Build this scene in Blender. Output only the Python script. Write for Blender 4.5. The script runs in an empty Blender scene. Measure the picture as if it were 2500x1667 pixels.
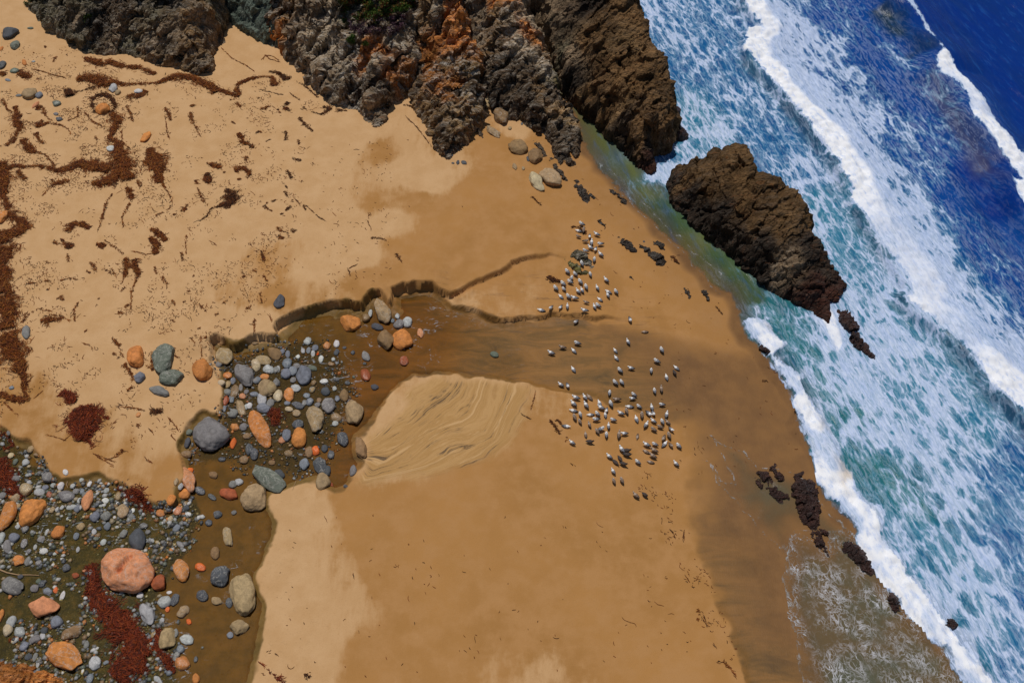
import bpy, math, random
import numpy as np
R = math.radians
random.seed(7); rng = np.random.default_rng(7)
scene = bpy.context.scene
COL = scene.collection

# ---------------------------------------------------------------- camera, sky, sun, exposure
TILT = R(38.0); DIST = 100.0; LENS = 38.6
cam_d = bpy.data.cameras.new("camera"); cam = bpy.data.objects.new("camera", cam_d); COL.objects.link(cam)
cam_d.lens = LENS; cam_d.sensor_width = 36.0; cam_d.clip_start = 1.0; cam_d.clip_end = 3000.0
CAM = np.array([0.0, -DIST*math.sin(TILT), DIST*math.cos(TILT)])
cam.location = CAM; cam.rotation_euler = (TILT, 0, 0)
scene.camera = cam
SUN_EL = R(72.5); SUN_AZ = R(112.0)            # azimuth of the sun, counted from +X towards +Y
sd = np.array([math.cos(SUN_EL)*math.cos(SUN_AZ), math.cos(SUN_EL)*math.sin(SUN_AZ), math.sin(SUN_EL)])
sun_d = bpy.data.lights.new("sun", 'SUN'); sun_d.energy = 3.0; sun_d.angle = R(0.5); sun_d.color = (1.0, 0.955, 0.89)
sun = bpy.data.objects.new("sun", sun_d); COL.objects.link(sun)
sun.rotation_euler = (math.pi/2-SUN_EL, 0, SUN_AZ+math.pi/2)
world = bpy.data.worlds.new("World"); scene.world = world; world.use_nodes = True
wt = world.node_tree; wt.nodes.clear()
sky = wt.nodes.new('ShaderNodeTexSky'); sky.sky_type = 'NISHITA'; sky.sun_disc = False
sky.sun_elevation = SUN_EL; sky.sun_rotation = math.pi/2-SUN_AZ
bg = wt.nodes.new('ShaderNodeBackground'); bg.inputs[1].default_value = 0.05
wo = wt.nodes.new('ShaderNodeOutputWorld')
wt.links.new(sky.outputs[0], bg.inputs[0]); wt.links.new(bg.outputs[0], wo.inputs[0])
scene.view_settings.view_transform = 'Standard'; scene.view_settings.look = 'None'
scene.view_settings.exposure = -0.16; scene.view_settings.gamma = 1.0

# ---------------------------------------------------------------- picture -> world helpers
W0, H0 = 2500.0, 1667.0
def ray(px, py):
    u = (np.asarray(px, float)-W0/2)/W0*36.0/LENS; v = (H0/2-np.asarray(py, float))/W0*36.0/LENS
    c, s = math.cos(TILT), math.sin(TILT)
    return u, v*c+s, v*s-c                    # world direction of the pixel
def at(px, py, z=0.0):
    dx, dy, dz = ray(px, py); t = (z-CAM[2])/dz
    return CAM[0]+dx*t, CAM[1]+dy*t
def q(cid, *v):                               # reading coordinates -> photograph pixels; 'F' whole photo, 'rc' a zoomed quarter
    v = np.array(v, float)
    if v.ndim == 1: v = v[None]
    v = v.copy()
    if cid == 'F': v[:, :2] *= 2500/2352
    else:
        k = 700/2352; x0 = [0, 600, 1200, 1800][int(cid[1])]; y0 = [0, 400, 800, 1217][int(cid[0])]
        v[:, 0] = x0+v[:, 0]*k; v[:, 1] = y0+v[:, 1]*k
    return v
def cat(*a): return np.concatenate(a, 0)
def mpp(px, py):                              # metres per photo pixel there
    x, y = at(px, py); d = (CAM[2]*math.cos(TILT) - (CAM[1]-y)*math.sin(TILT))
    return d*36.0/LENS/W0

# ---------------------------------------------------------------- noise
def _h(ix, iy, iz, s):
    n = (ix.astype(np.int64)*374761393 + iy.astype(np.int64)*668265263 + iz.astype(np.int64)*2147483647 + s*1274126177) & 0xffffffff
    n = ((n ^ (n >> 13))*1274126177) & 0xffffffff
    n = ((n ^ (n >> 16))*2246822519) & 0xffffffff
    return ((n ^ (n >> 15)) & 0xffffff)/float(0xffffff)*2-1
def vn(x, y, z=None, s=0):
    if z is None:
        x0 = np.floor(x); y0 = np.floor(y); fx = x-x0; fy = y-y0
        fx = fx*fx*fx*(fx*(fx*6-15)+10); fy = fy*fy*fy*(fy*(fy*6-15)+10); o = np.zeros_like(x0)
        a = _h(x0, y0, o, s); b = _h(x0+1, y0, o, s); c = _h(x0, y0+1, o, s); d = _h(x0+1, y0+1, o, s)
        return (a*(1-fx)+b*fx)*(1-fy)+(c*(1-fx)+d*fx)*fy
    x0 = np.floor(x); y0 = np.floor(y); z0 = np.floor(z); fx = x-x0; fy = y-y0; fz = z-z0
    fx = fx*fx*(3-2*fx); fy = fy*fy*(3-2*fy); fz = fz*fz*(3-2*fz)
    r = 0
    for i in (0, 1):
        for j in (0, 1):
            for k in (0, 1):
                r = r+_h(x0+i, y0+j, z0+k, s)*(fx if i else 1-fx)*(fy if j else 1-fy)*(fz if k else 1-fz)
    return r
def fbm(x, y, z=None, o=4, s=0, g=0.5):
    r = 0; a = 1; t = 0
    for i in range(o):
        r = r+a*(vn(x, y, z, s+i*17)); t += a; a *= g
        x = x*2.03+11.3; y = y*2.03+5.7
        if z is not None: z = z*2.03+3.1
    return r/t
def ridged(x, y, z=None, o=4, s=0):
    r = 0; a = 1; t = 0
    for i in range(o):
        r = r+a*(1-2*np.abs(vn(x, y, z, s+i*17))); t += a; a *= .5
        x = x*2.03+11.3; y = y*2.03+5.7
        if z is not None: z = z*2.03+3.1
    return r/t
def cells(p, s=0):                            # 3D cellular: facet displacement and edge distance
    n = len(p); b = np.floor(p); F1 = np.full(n, 9.); F2 = np.full(n, 9.); fac = np.zeros(n)
    for i in (-1, 0, 1):
        for j in (-1, 0, 1):
            for k in (-1, 0, 1):
                cx, cy, cz = b[:, 0]+i, b[:, 1]+j, b[:, 2]+k
                dx = cx+.5+.45*_h(cx, cy, cz, s)-p[:, 0]; dy = cy+.5+.45*_h(cx, cy, cz, s+1)-p[:, 1]; dz = cz+.5+.45*_h(cx, cy, cz, s+2)-p[:, 2]
                d = np.sqrt(dx*dx+dy*dy+dz*dz)
                f = dx*_h(cx, cy, cz, s+3)+dy*_h(cx, cy, cz, s+4)+dz*_h(cx, cy, cz, s+5)+.5*_h(cx, cy, cz, s+6)
                m = d < F1
                F2 = np.where(m, F1, np.minimum(F2, d)); fac = np.where(m, f, fac); F1 = np.where(m, d, F1)
    return fac, F2-F1
def ss(a, b, x):
    t = np.clip((x-a)/(b-a), 0, 1); return t*t*(3-2*t)
def polydist(X, Y, P, closed=True, vals=None, close=None):
    """distance to a polyline/polygon (positive inside / on the right-hand low side), value along it"""
    P = np.asarray(P, float); n = len(P); best = np.full(X.shape, 1e18); sgn = np.zeros(X.shape); val = np.zeros(X.shape); wsum = np.zeros(X.shape)
    inside = np.zeros(X.shape, bool)
    for i in range(n if closed else n-1):
        ax, ay = P[i, :2]; bx, by = P[(i+1) % n, :2]; ex, ey = bx-ax, by-ay; L = ex*ex+ey*ey+1e-12
        t = np.clip(((X-ax)*ex+(Y-ay)*ey)/L, 0, 1); dx = X-ax-t*ex; dy = Y-ay-t*ey; d = dx*dx+dy*dy
        m = d < best-1e-9; best = np.where(m, d, best)
        if not closed: sgn = np.where(m, np.sign(ex*(Y-ay)-ey*(X-ax)), sgn)
        if vals is not None: k = 1/(d*d+1e-4); wsum += k; val += k*(vals[i]*(1-t)+vals[(i+1) % n]*t)
        if closed:
            with np.errstate(divide='ignore', invalid='ignore'):
                c = ((ay > Y) != (by > Y)) & (X < (bx-ax)*(Y-ay)/(by-ay+1e-15)+ax)
            inside ^= c
    d = np.sqrt(best)
    if close is not None:                     # sign from the region the open line closes off
        Q = np.vstack([P[:, :2], np.asarray(close, float)]); n = len(Q)
        for i in range(n):
            ax, ay = Q[i]; bx, by = Q[(i+1) % n]
            inside ^= ((ay > Y) != (by > Y)) & (X < (bx-ax)*(Y-ay)/(by-ay+1e-15)+ax)
    d = np.where(inside, d, -d) if (closed or close is not None) else d*np.where(sgn == 0, 1, sgn)
    return (d, val/wsum) if vals is not None else d
def idw(X, Y, pts, p=3.0):
    pts = np.asarray(pts, float); w = 0; r = 0
    for row in pts:
        k = 1/(((X-row[0])**2+(Y-row[1])**2)**(p/2)+1e-6)
        w = w+k; r = r+k[..., None]*row[2:]
    return r/w[..., None]
def P2(a, z=0.0):                             # pixels -> world xy (+ other columns kept)
    a = np.asarray(a, float); x, y = at(a[:, 0], a[:, 1], z); return np.column_stack([x, y, a[:, 2:]])

# ---------------------------------------------------------------- objects
def tag(o, label=None, cat=None, group=None, kind=None):
    if label: o["label"] = label
    if cat: o["category"] = cat
    if group: o["group"] = group
    if kind: o["kind"] = kind
    return o
def mesh(name, V, F, mats=(), smooth=True, attrs=None, cols=None, mi=None):
    V = np.asarray(V, np.float32); F = np.asarray(F, np.int32); me = bpy.data.meshes.new(name)
    k = F.shape[1]; me.vertices.add(len(V)); me.vertices.foreach_set("co", V.ravel())
    me.loops.add(F.size); me.loops.foreach_set("vertex_index", F.ravel())
    me.polygons.add(len(F)); me.polygons.foreach_set("loop_start", np.arange(0, F.size, k, dtype=np.int32))
    try: me.polygons.foreach_set("loop_total", np.full(len(F), k, np.int32))
    except Exception: pass
    if mi is not None: me.polygons.foreach_set("material_index", np.asarray(mi, np.int32))
    me.update(calc_edges=True); me.validate()
    me.polygons.foreach_set("use_smooth", np.full(len(me.polygons), smooth, bool))
    for n_, a in (attrs or {}).items():
        a = np.asarray(a, np.float32)
        if a.ndim == 1:
            at_ = me.attributes.new(n_, 'FLOAT', 'POINT'); at_.data.foreach_set("value", a)
        else:
            at_ = me.attributes.new(n_, 'FLOAT_VECTOR', 'POINT'); at_.data.foreach_set("vector", a.ravel())
    for m in mats: me.materials.append(m)
    return me
def link(name, me, parent=None):
    o = bpy.data.objects.new(name, me); COL.objects.link(o)
    if parent: o.parent = parent
    return o
def gridfaces(nx, ny, keep=None):
    i = np.arange((ny-1)*nx).reshape(ny-1, nx)[:, :-1].ravel()
    F = np.column_stack([i, i+1, i+1+nx, i+nx])
    if keep is not None: F = F[keep.ravel()[F].any(1)]
    return F
def compact(V, F, attrs):
    used = np.zeros(len(V), bool); used[F.ravel()] = True; idx = np.cumsum(used)-1
    return V[used], idx[F], {k: v[used] for k, v in attrs.items()}

# ---------------------------------------------------------------- material helpers
class M:
    def __init__(s, name):
        s.m = bpy.data.materials.new(name); s.m.use_nodes = True; s.t = s.m.node_tree; s.t.nodes.clear()
        s.out = s.t.nodes.new('ShaderNodeOutputMaterial')
    def n(s, ty, ins=None, **kw):
        nd = s.t.nodes.new('ShaderNode'+ty)
        for k, v in kw.items(): setattr(nd, k, v)
        for k, v in (ins or {}).items(): s.put(nd.inputs[k], v)
        return nd
    def put(s, sock, v):
        if v is None: return
        if hasattr(v, 'outputs'): v = v.outputs[0]
        if isinstance(v, bpy.types.NodeSocket): s.t.links.new(v, sock)
        else:
            if isinstance(v, tuple) and len(v) == 3 and sock.type == 'RGBA': v = (*v, 1)
            sock.default_value = v
    def attr(s, name, out=2): return s.n('Attribute', attribute_name=name).outputs[out]   # 2 = Fac, 1 = Vector
    def ma(s, op, a, b=None, c=None, clamp=False):
        nd = s.n('Math', operation=op, use_clamp=clamp); s.put(nd.inputs[0], a); s.put(nd.inputs[1], b); s.put(nd.inputs[2], c); return nd.outputs[0]
    def mix(s, f, a, b, bt='MIX'):
        nd = s.n('Mix', data_type='RGBA', blend_type=bt); s.put(nd.inputs[0], f); s.put(nd.inputs[6], a); s.put(nd.inputs[7], b); return nd.outputs[2]
    def ramp(s, v, a, b, lo=0., hi=1.):
        nd = s.n('MapRange', {0: v, 1: a, 2: b, 3: lo, 4: hi}, interpolation_type='SMOOTHSTEP'); return nd.outputs[0]
    def cr(s, v, stops):
        nd = s.n('ValToRGB', {0: v}); e = nd.color_ramp.elements
        while len(e) < len(stops): e.new(.5)
        for i, (p, c) in enumerate(stops): e[i].position = p; e[i].color = (*c, 1)
        return nd.outputs[0]
    def noise(s, vec, sc, det=6, ro=.55, dist=0., out=0):
        return s.n('TexNoise', {'Vector': vec, 'Scale': sc, 'Detail': det, 'Roughness': ro, 'Distortion': dist}).outputs[out]
    def mapv(s, vec, scale=(1, 1, 1), rot=(0, 0, 0), loc=(0, 0, 0)):
        return s.n('Mapping', {'Vector': vec, 'Scale': scale, 'Rotation': rot, 'Location': loc}).outputs[0]
    def bump(s, h, st, dist, nrm=None):
        nd = s.n('Bump', {'Strength': st, 'Distance': dist, 'Height': h}); s.put(nd.inputs['Normal'], nrm); return nd.outputs[0]
    def bsdf(s, col, rough=.8, nrm=None, spec=.5, **kw):
        ins = {'Base Color': col, 'Roughness': rough, 'Specular IOR Level': spec}; ins.update(kw)
        nd = s.n('BsdfPrincipled', ins); s.put(nd.inputs['Normal'], nrm); return nd.outputs[0]
    def done(s, sh): s.t.links.new(sh, s.out.inputs[0]); return s.m
# ================================================================ SHORE AND BEACH HEIGHT
shore_px = cat(q('02', (0, -1300), (250, -420), (390, 0), (440, 200), (500, 450), (570, 650), (650, 840), (710, 1000), (785, 1220), (880, 1390)),
    q('12', (950, 100), (1030, 180), (1100, 270), (1200, 370), (1320, 460), (1400, 560), (1500, 640), (1600, 720), (1660, 820), (1740, 880), (1800, 980), (1880, 1030), (1965, 1050), (2030, 1200), (2050, 1330), (2120, 1430)),
    q('23', (170, 130), (230, 240), (300, 350), (390, 450), (430, 540), (500, 680), (510, 800), (580, 930), (620, 1040), (660, 1150), (680, 1280), (740, 1400)),
    q('33', (750, 0), (840, 120), (950, 180), (980, 300), (1020, 400), (1080, 490), (1150, 600), (1220, 700), (1330, 830), (1420, 950), (1530, 1040), (1590, 1140), (1700, 1250), (1790, 1400), (1880, 1512), (2050, 1800), (2500, 2500), (4500, 6000)))
shore = P2(shore_px)
shore[0] = shore[1]+(shore[1]-shore[2])*20
def inland(X, Y): return polydist(X, Y, shore, False, None, [(-900, -900), (-900, 900)])     # + on the sand side
def base_z(d): return np.where(d > 0, 0.045*np.minimum(d, 25)+0.02*np.maximum(d-25, 0).clip(0, 60), 0.06*np.maximum(d, -60))

bank_px = np.array([(-900, 930, .3), (-100, 955, .3), (20, 1000, .35), (80, 1040, .35), (110, 1080, .3), (150, 1118, .2), (230, 1105, .25), (290, 1120, .25), (350, 1160, .25), (385, 1180, .2), (402, 1168, .25), (432, 1110, .3), (415, 1050, .45), (425, 1020, .45), (432, 990, .35), (470, 955, .3), (508, 968, .35), (515, 940, .3), (508, 880, .25),
    (492, 830, .45), (488, 800, .8), (503, 792, .9), (524, 794, .7), (532, 810, .7), (560, 812, .7), (590, 793, .8), (638, 788, .9), (645, 762, .9), (700, 730, .9), (760, 713, .9), (800, 712, .9), (836, 716, .9), (850, 694, 1.0), (875, 688, .9), (900, 714, .7), (905, 682, 1.0), (930, 672, 1.0), (990, 669, .95), (1035, 690, .75), (1065, 674, .6), (1100, 655, .5), (1140, 632, .5), (1180, 608, .5), (1230, 590, .42), (1300, 585, .25), (1330, 606, 0)])
bank2_px = np.array([(1030, 692, 0), (1042, 706, .35), (1100, 724, .4), (1130, 736, .4), (1160, 737, .38), (1240, 726, .34), (1290, 720, .34), (1370, 730, .34), (1400, 727, .2), (1430, 724, .12), (1462, 721, 0.0)])
basin_px = np.array([(-900, 925), (20, 998), (80, 1038), (110, 1078), (150, 1118), (230, 1103), (290, 1118), (350, 1158), (385, 1178), (432, 1108), (415, 1050), (432, 990), (470, 952), (508, 965), (508, 880), (490, 800), (524, 792), (560, 810), (638, 786), (700, 728), (800, 710), (836, 714), (860, 690), (900, 712), (910, 680), (990, 668), (1040, 702), (1100, 724), (1160, 738), (1240, 726), (1370, 730), (1470, 722), (1560, 728), (1640, 738), (1740, 735),
    (1850, 800), (1930, 940), (2010, 1150), (2150, 1380), (2300, 1568), (2900, 2400), (1980, 2400), (1715, 1568), (1690, 1480), (1640, 1360), (1595, 1270), (1570, 1180), (1560, 1040), (1540, 990), (1500, 955), (1450, 935), (1400, 922), (1340, 907), (1290, 902), (1230, 890), (1150, 876), (1060, 868), (1000, 866), (950, 872), (905, 903), (880, 940), (858, 978), (822, 1012), (816, 1040), (832, 1062), (815, 1112), (790, 1128), (765, 1137), (722, 1112), (690, 1118), (655, 1132), (625, 1140), (632, 1178), (640, 1205), (632, 1250), (612, 1300), (598, 1340), (612, 1385), (612, 1410), (603, 1470), (592, 1568), (580, 1800), (500, 2600), (-1800, 2600)])
fan_px = np.array([(836, 1030), (842, 1006), (870, 985), (905, 962), (925, 935), (930, 905), (960, 880), (1010, 868), (1080, 868), (1150, 878), (1225, 892), (1222, 925), (1200, 965), (1180, 1010), (1150, 1040), (1120, 1060), (1060, 1082), (1000, 1096), (900, 1112), (835, 1122), (818, 1118), (832, 1085), (834, 1055)])
fan2_px = np.array([(1040, 698), (1075, 680), (1110, 660), (1150, 640), (1190, 618), (1240, 602), (1300, 612), (1360, 640), (1440, 650), (1480, 700), (1462, 722), (1370, 728), (1290, 722), (1240, 728), (1160, 738), (1100, 724)])
K = 2500/2352
def w2(a): a = np.array(a, float); a[:, :2] *= K; return P2(a, 0.9)
bank = w2(bank_px); bank2 = w2(bank2_px); basin = w2(basin_px); fanp = w2(fan_px)

def terrain(X, Y, full=False):
    d = inland(X, Y); z = base_z(d)
    wx = X+.24*vn(X*.8, Y*.8, s=3)+.07*vn(X*2.2, Y*2.2, s=4)+.05*vn(X*4.3, Y*4.3, s=14); wy = Y+.24*vn(X*.8, Y*.8, s=5)+.07*vn(X*2.2, Y*2.2, s=6)+.05*vn(X*4.3, Y*4.3, s=16)
    bd = polydist(wx, wy, basin)
    far = ss(9, 24, d)
    depth = .30*far
    z = z-depth*ss(-.12, .8, bd)
    d1, v1 = polydist(wx, wy, bank, False, bank[:, 2], [(bank[-1, 0], 400), (bank[0, 0], 400)]); d2, v2 = polydist(wx, wy, bank2, False, bank2[:, 2], [(bank2[-1, 0], 400), (bank2[0, 0], 400)])
    v1 = v1*ss(bank[-1, 0]+.1, bank[-1, 0]-4, wx); v2 = v2*ss(bank2[-1, 0], bank2[-1, 0]-3, wx)*ss(bank2[0, 0], bank2[0, 0]+1.5, wx)
    d1 = -d1; d2 = -d2                        # now + on the low side
    z = z+1.3*v1*ss(-.13, .10, -d1)*np.exp(-np.maximum(-d1, 0)/22)
    # slumped lumps at the foot of the scarp
    foot = np.exp(-((d1-.55)/.42)**2)*np.clip(v1-.25, 0, 1)*ss(-.1, .45, vn(X*.4, Y*.4, s=12))
    z = z+foot*(.48+.34*fbm(X*3.2, Y*3.2, o=3, s=9))
    z = z+1.7*v2*ss(-.10, .08, -d2)*np.exp(-np.maximum(-d2, 0)/6)
    z = z+.05*fbm(X*.12, Y*.12, o=3, s=21)*ss(0, 10, d)
    fd = polydist(X, Y, fanp)
    if full: return z, d, bd, d1, d2, fd
    return z
def grow(a, b, st, far, n=14):                # even spacing inside the view, growing outside
    c = np.arange(a, b, st); g = np.geomspace(st*2, far, n)
    return np.concatenate([(a-np.cumsum(g))[::-1], c, b+np.cumsum(g)])
gx = grow(-60, 34, .115, 60); gy = grow(-35, 52, .115, 60)
GX, GY = np.meshgrid(gx, gy)
TZ, TD, TB, T1, T2, TF = terrain(GX.ravel(), GY.ravel(), True)
def tz(x, y):                                 # ground height by bilinear lookup
    x = np.atleast_1d(np.asarray(x, float)); y = np.atleast_1d(np.asarray(y, float))
    i = np.clip(np.searchsorted(gx, x)-1, 0, len(gx)-2); j = np.clip(np.searchsorted(gy, y)-1, 0, len(gy)-2)
    fx = np.clip((x-gx[i])/(gx[i+1]-gx[i]), 0, 1); fy = np.clip((y-gy[j])/(gy[j+1]-gy[j]), 0, 1); Z = TZ.reshape(len(gy), len(gx))
    return (Z[j, i]*(1-fx)+Z[j, i+1]*fx)*(1-fy)+(Z[j+1, i]*(1-fx)+Z[j+1, i+1]*fx)*fy
def ground(px, py, dz=0.0):                   # photo pixel -> point on the beach
    px = np.atleast_1d(np.asarray(px, float)); py = np.atleast_1d(np.asarray(py, float)); z = np.full(px.shape, .8)
    for _ in range(7): x, y = at(px, py, z+dz); z = .5*z+.5*tz(x, y)
    return x, y, tz(x, y)
def gp(a):                                    # list of photo pixels -> world xy on the beach (+ columns)
    a = np.asarray(a, float); x, y, z = ground(a[:, 0], a[:, 1]); return np.column_stack([x, y, a[:, 2:]])

# ---- colour controls
X, Y = GX.ravel(), GY.ravel()
dryc = np.array([(60,60,.9),(300,250,1),(600,130,1),(560,200,1),(100,600,1),(330,520,1),(60,330,1),(520,420,.85),(700,400,.9),(760,330,.85),(820,290,.8),(600,520,.85),(640,620,.35),(540,690,.5),(640,700,.25),(720,640,.8),(830,610,.9),(860,480,.35),(900,520,.75),(800,520,.9),(940,390,.85),(990,420,.9),(880,360,.35),(960,470,.25),(1000,350,.55),(1020,500,.05),(930,600,.2),(980,600,0),(1100,450,0),(1150,330,.15),(1180,300,.6),(1230,330,.3),(1200,500,0),(1100,600,0),(1000,650,.05),(850,660,.15),(700,690,.45),(400,700,.95),(250,850,.9),(480,760,.8),(600,760,.7),(380,960,.75),(300,1050,.45),(200,1050,.35),(60,960,.35),(430,950,.8),(320,1000,.6),(400,1120,.3),
    (650,1180,.8),(730,1190,.65),(800,1160,.2),(650,1300,.85),(700,1400,.8),(640,1450,.9),(780,1350,.55),(760,1450,.65),(700,1530,.75),(860,1500,.15),(880,1300,0),(900,1200,0),(1000,1200,0),(1100,1300,0),(1200,1450,0),(1190,1530,.35),(1230,1550,.5),(1300,1300,0),(1100,1120,.1),(1250,1000,.15),(1250,930,.4),(1400,1100,.05),(1500,1300,.05),(1600,1550,.05),(1000,960,.7),(900,1060,.7),(1150,930,.8),(1150,720,.35),(1200,690,.35),(1060,710,.5),(1350,620,0),(1300,680,.15),(1400,300,0),(1500,600,0)])
dc = P2(np.column_stack([dryc[:, :2]*K, dryc[:, 2]]), 1.0)
sel = (np.abs(X) < 75) & (np.abs(Y) < 75)
dry = np.full(X.shape, .5); dry[sel] = idw(X[sel], Y[sel], dc, 3.2)[:, 0]
wavy = TB+.35*fbm(X*.5, Y*.5, o=3, s=31)
wet = ss(-.2, .25+4.5*ss(14, 7, TD), wavy)*(.75+.25*ss(0, 18, TD))
wet = np.maximum(wet, ss(2.2, 0, TD+.8*fbm(X*.3, Y*.3, o=2, s=33)))
wet = np.maximum(wet, .35*ss(9, 2, TD)*(TB < 3))
fx0, fy0 = at(822*K, 1040*K, .9)              # source of the sediment fan
dx, dy = X-fx0, Y-fy0; r = np.hypot(dx, dy)
wfx = X+.55*fbm(X*.35, Y*.35, o=3, s=55); wfy = Y+.55*fbm(X*.35, Y*.35, o=3, s=56)
dl = np.abs(polydist(wfx, wfy, w2([(815, 1040), (870, 970), (930, 890), (975, 860)]), False)); dr_ = np.abs(polydist(wfx, wfy, w2([(1236, 880), (1222, 930), (1200, 975), (1170, 1025), (1120, 1062), (1040, 1090), (930, 1112), (830, 1125), (815, 1070)]), False))
pet = dl/(dl+dr_+.05)
fanuv = np.column_stack([pet*9, r*.12, r*0])
fanm = ss(-.35, .7, TF+.5*fbm(X*.9, Y*.9, o=3, s=57))
f2 = ss(0, 2.5, polydist(X, Y, w2(fan2_px)))
# algae and pebble bed: gravel zone mask
grav_px = np.array([(-300, 960), (10, 1000), (70, 1045), (110, 1085), (150, 1125), (230, 1112), (290, 1125), (345, 1168), (400, 1185), (440, 1130), (470, 1200), (440, 1260), (400, 1330), (370, 1400), (430, 1470), (420, 1568), (420, 1800), (-600, 1800)])
algae = ss(-.5, 1.2, polydist(X+.6*vn(X*.7, Y*.7, s=41), Y+.6*vn(X*.7, Y*.7, s=42), P2(grav_px*K, .8)))
peb_px = np.array([(495, 830), (560, 815), (640, 790), (700, 770), (770, 780), (800, 830), (830, 900), (800, 990), (740, 1070), (700, 1110), (600, 1100), (520, 1080), (440, 1080), (430, 1020), (500, 970), (512, 900)])
algae = np.maximum(algae, .55*ss(-.4, 1.2, polydist(X+.5*vn(X*.7, Y*.7, s=43), Y, P2(peb_px*K, .8))))
min_ = np.clip(f2*.6+ss(3, 0, np.abs(T2-1))*ss(-1, 1, X+20)*.4, 0, 1)
min_ = np.maximum(min_, .8*ss(4.5, 0, TF*-1)*(TF < 0)*ss(-1., .5, TB)*(X > at(930*K, 880*K)[0])*.6)
relief = fanm*.07*ridged(fanuv[:, 0]*1.1, fanuv[:, 1]*1.0, o=3, s=51)
TZ = TZ+relief*0.6
keep = (TD > -14)
F = gridfaces(len(gx), len(gy), keep)
A = dict(dry=dry, wet=wet, fanm=fanm, fanuv=fanuv, algae=algae, minr=min_, pool=ss(-11, -17, X+2*vn(X*.3, Y*.3, s=65)), inl=np.clip(TD, -20, 60))
V = np.column_stack([X, Y, TZ])
V2, F2, A2 = compact(V, F, A)

m = M("beach_sand")
P = m.n('NewGeometry').outputs[0]
streak = m.mapv(P, scale=(.55, .16, 1), rot=(0, 0, R(55)))     # wind and wash streaks
n1 = m.noise(streak, 1.3, 8, .68); n2 = m.noise(P, .55, 6, .62); n3 = m.noise(P, 9, 5, .7); n4 = m.noise(P, .12, 3, .5)
dv = m.ma('ADD', m.attr('dry'), m.ma('ADD', m.ma('MULTIPLY', m.ma('SUBTRACT', n1, .5), .75), m.ma('MULTIPLY', m.ma('SUBTRACT', n2, .5), .55)))
dmask = m.ramp(dv, .30, .64)
moist = m.mix(m.ramp(n4, .3, .7), (.422, .211, .068), (.360, .178, .055)); moist = m.mix(m.ramp(n2, .35, .7), moist, (.435, .226, .084))
dryc_ = m.mix(m.ramp(n2, .3, .7), (.585, .362, .180), (.525, .310, .142))
c = m.mix(dmask, moist, dryc_)
c = m.mix(m.ma('MULTIPLY', m.ramp(n3, .50, .78), .30), c, (.30, .17, .07))
# wet sand: ochre and dark heavy-mineral swirls along the flow
flow = m.mapv(P, scale=(.14, .42, 1), rot=(0, 0, R(-6)))
w1 = m.noise(flow, 1.5, 8, .66, .9); w2_ = m.noise(m.mapv(P, scale=(.35, .9, 1), rot=(0, 0, R(60))), 2.2, 4, .6, .4)
wc = m.cr(w1, [(0.28, (.085, .050, .017)), (.42, (.165, .086, .023)), (.56, (.240, .115, .029)), (.75, (.30, .145, .038))])
wc = m.mix(m.ma('MULTIPLY', m.ramp(w2_, .56, .75), .35), wc, (.36, .17, .045))
wc = m.mix(m.ma('MULTIPLY', m.attr('pool'), .8), wc, m.mix(m.ramp(m.noise(P, .9, 6, .65), .3, .7), (.120, .078, .020), (.225, .135, .038)))
shorec = m.mix(m.ramp(n2, .3, .7), (.215, .105, .034), (.150, .072, .024))
wc = m.mix(m.ramp(m.ma('ADD', m.attr('inl'), m.ma('MULTIPLY', m.ma('SUBTRACT', n4, .5), 6.0)), 15, 7), wc, shorec)
wm = m.ramp(m.attr('wet'), .1, .95)
c = m.mix(wm, c, wc)
# dark mineral laminae
w3 = m.noise(m.mapv(P, scale=(.16, 1.3, 1), rot=(0, 0, R(-4))), 1.6, 7, .7, 1.2)
c = m.mix(m.ma('MULTIPLY', m.ma('MULTIPLY', m.ramp(w3, .53, .66), m.attr('minr')), .85), c, (.075, .055, .045))
# sediment fan: curved laminae
fu = m.attr('fanuv', 1)
f1 = m.noise(m.mapv(fu, scale=(1.15, .9, 1)), 1.0, 9, .70, .9); f2_ = m.noise(m.mapv(fu, scale=(4.2, 1.5, 1)), 1.0, 6, .62, .7)
fc = m.cr(f1, [(.30, (.37, .20, .072)), (.44, (.50, .295, .120)), (.55, (.42, .235, .085)), (.64, (.58, .36, .165)), (.76, (.47, .27, .11))])
fd1 = m.ma('MULTIPLY', m.ramp(f2_, .54, .62), m.ramp(m.noise(P, .5, 4, .6), .42, .60))
fc = m.mix(m.ma('MULTIPLY', fd1, .80), fc, (.085, .060, .042))
c = m.mix(m.attr('fanm'), c, fc)
# algae-stained bed
g1 = m.noise(P, 1.6, 8, .7); g2 = m.noise(P, 7, 5, .7)
ac = m.cr(g1, [(.30, (.014, .012, .006)), (.44, (.034, .028, .008)), (.53, (.060, .046, .011)), (.62, (.11, .070, .024)), (.8, (.16, .11, .045))])
ac = m.mix(m.ramp(g2, .52, .72), ac, (.12, .095, .06)); ac = m.mix(m.ramp(m.noise(P, 14, 3, .8), .60, .72), ac, (.28, .27, .24))
am = m.ma('MULTIPLY', m.ramp(m.ma('ADD', m.attr('algae'), m.ma('MULTIPLY', m.ma('SUBTRACT', g1, .5), 1.0)), .25, .6), wm)
c = m.mix(am, c, ac)
hb = m.ma('ADD', m.ma('MULTIPLY', n3, .30), m.ma('ADD', m.ma('MULTIPLY', n1, .5), m.ma('MULTIPLY', m.ma('MULTIPLY', f1, m.attr('fanm')), 2.0)))
hb = m.ma('ADD', hb, m.ma('MULTIPLY', m.ramp(m.noise(P, 2.4, 4, .6), .62, .72), m.ma('MULTIPLY', m.attr('dry'), -.35)))
nb = m.bump(hb, .55, .11)
rough = m.ma('SUBTRACT', .95, m.ma('MULTIPLY', wm, .45))
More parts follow.
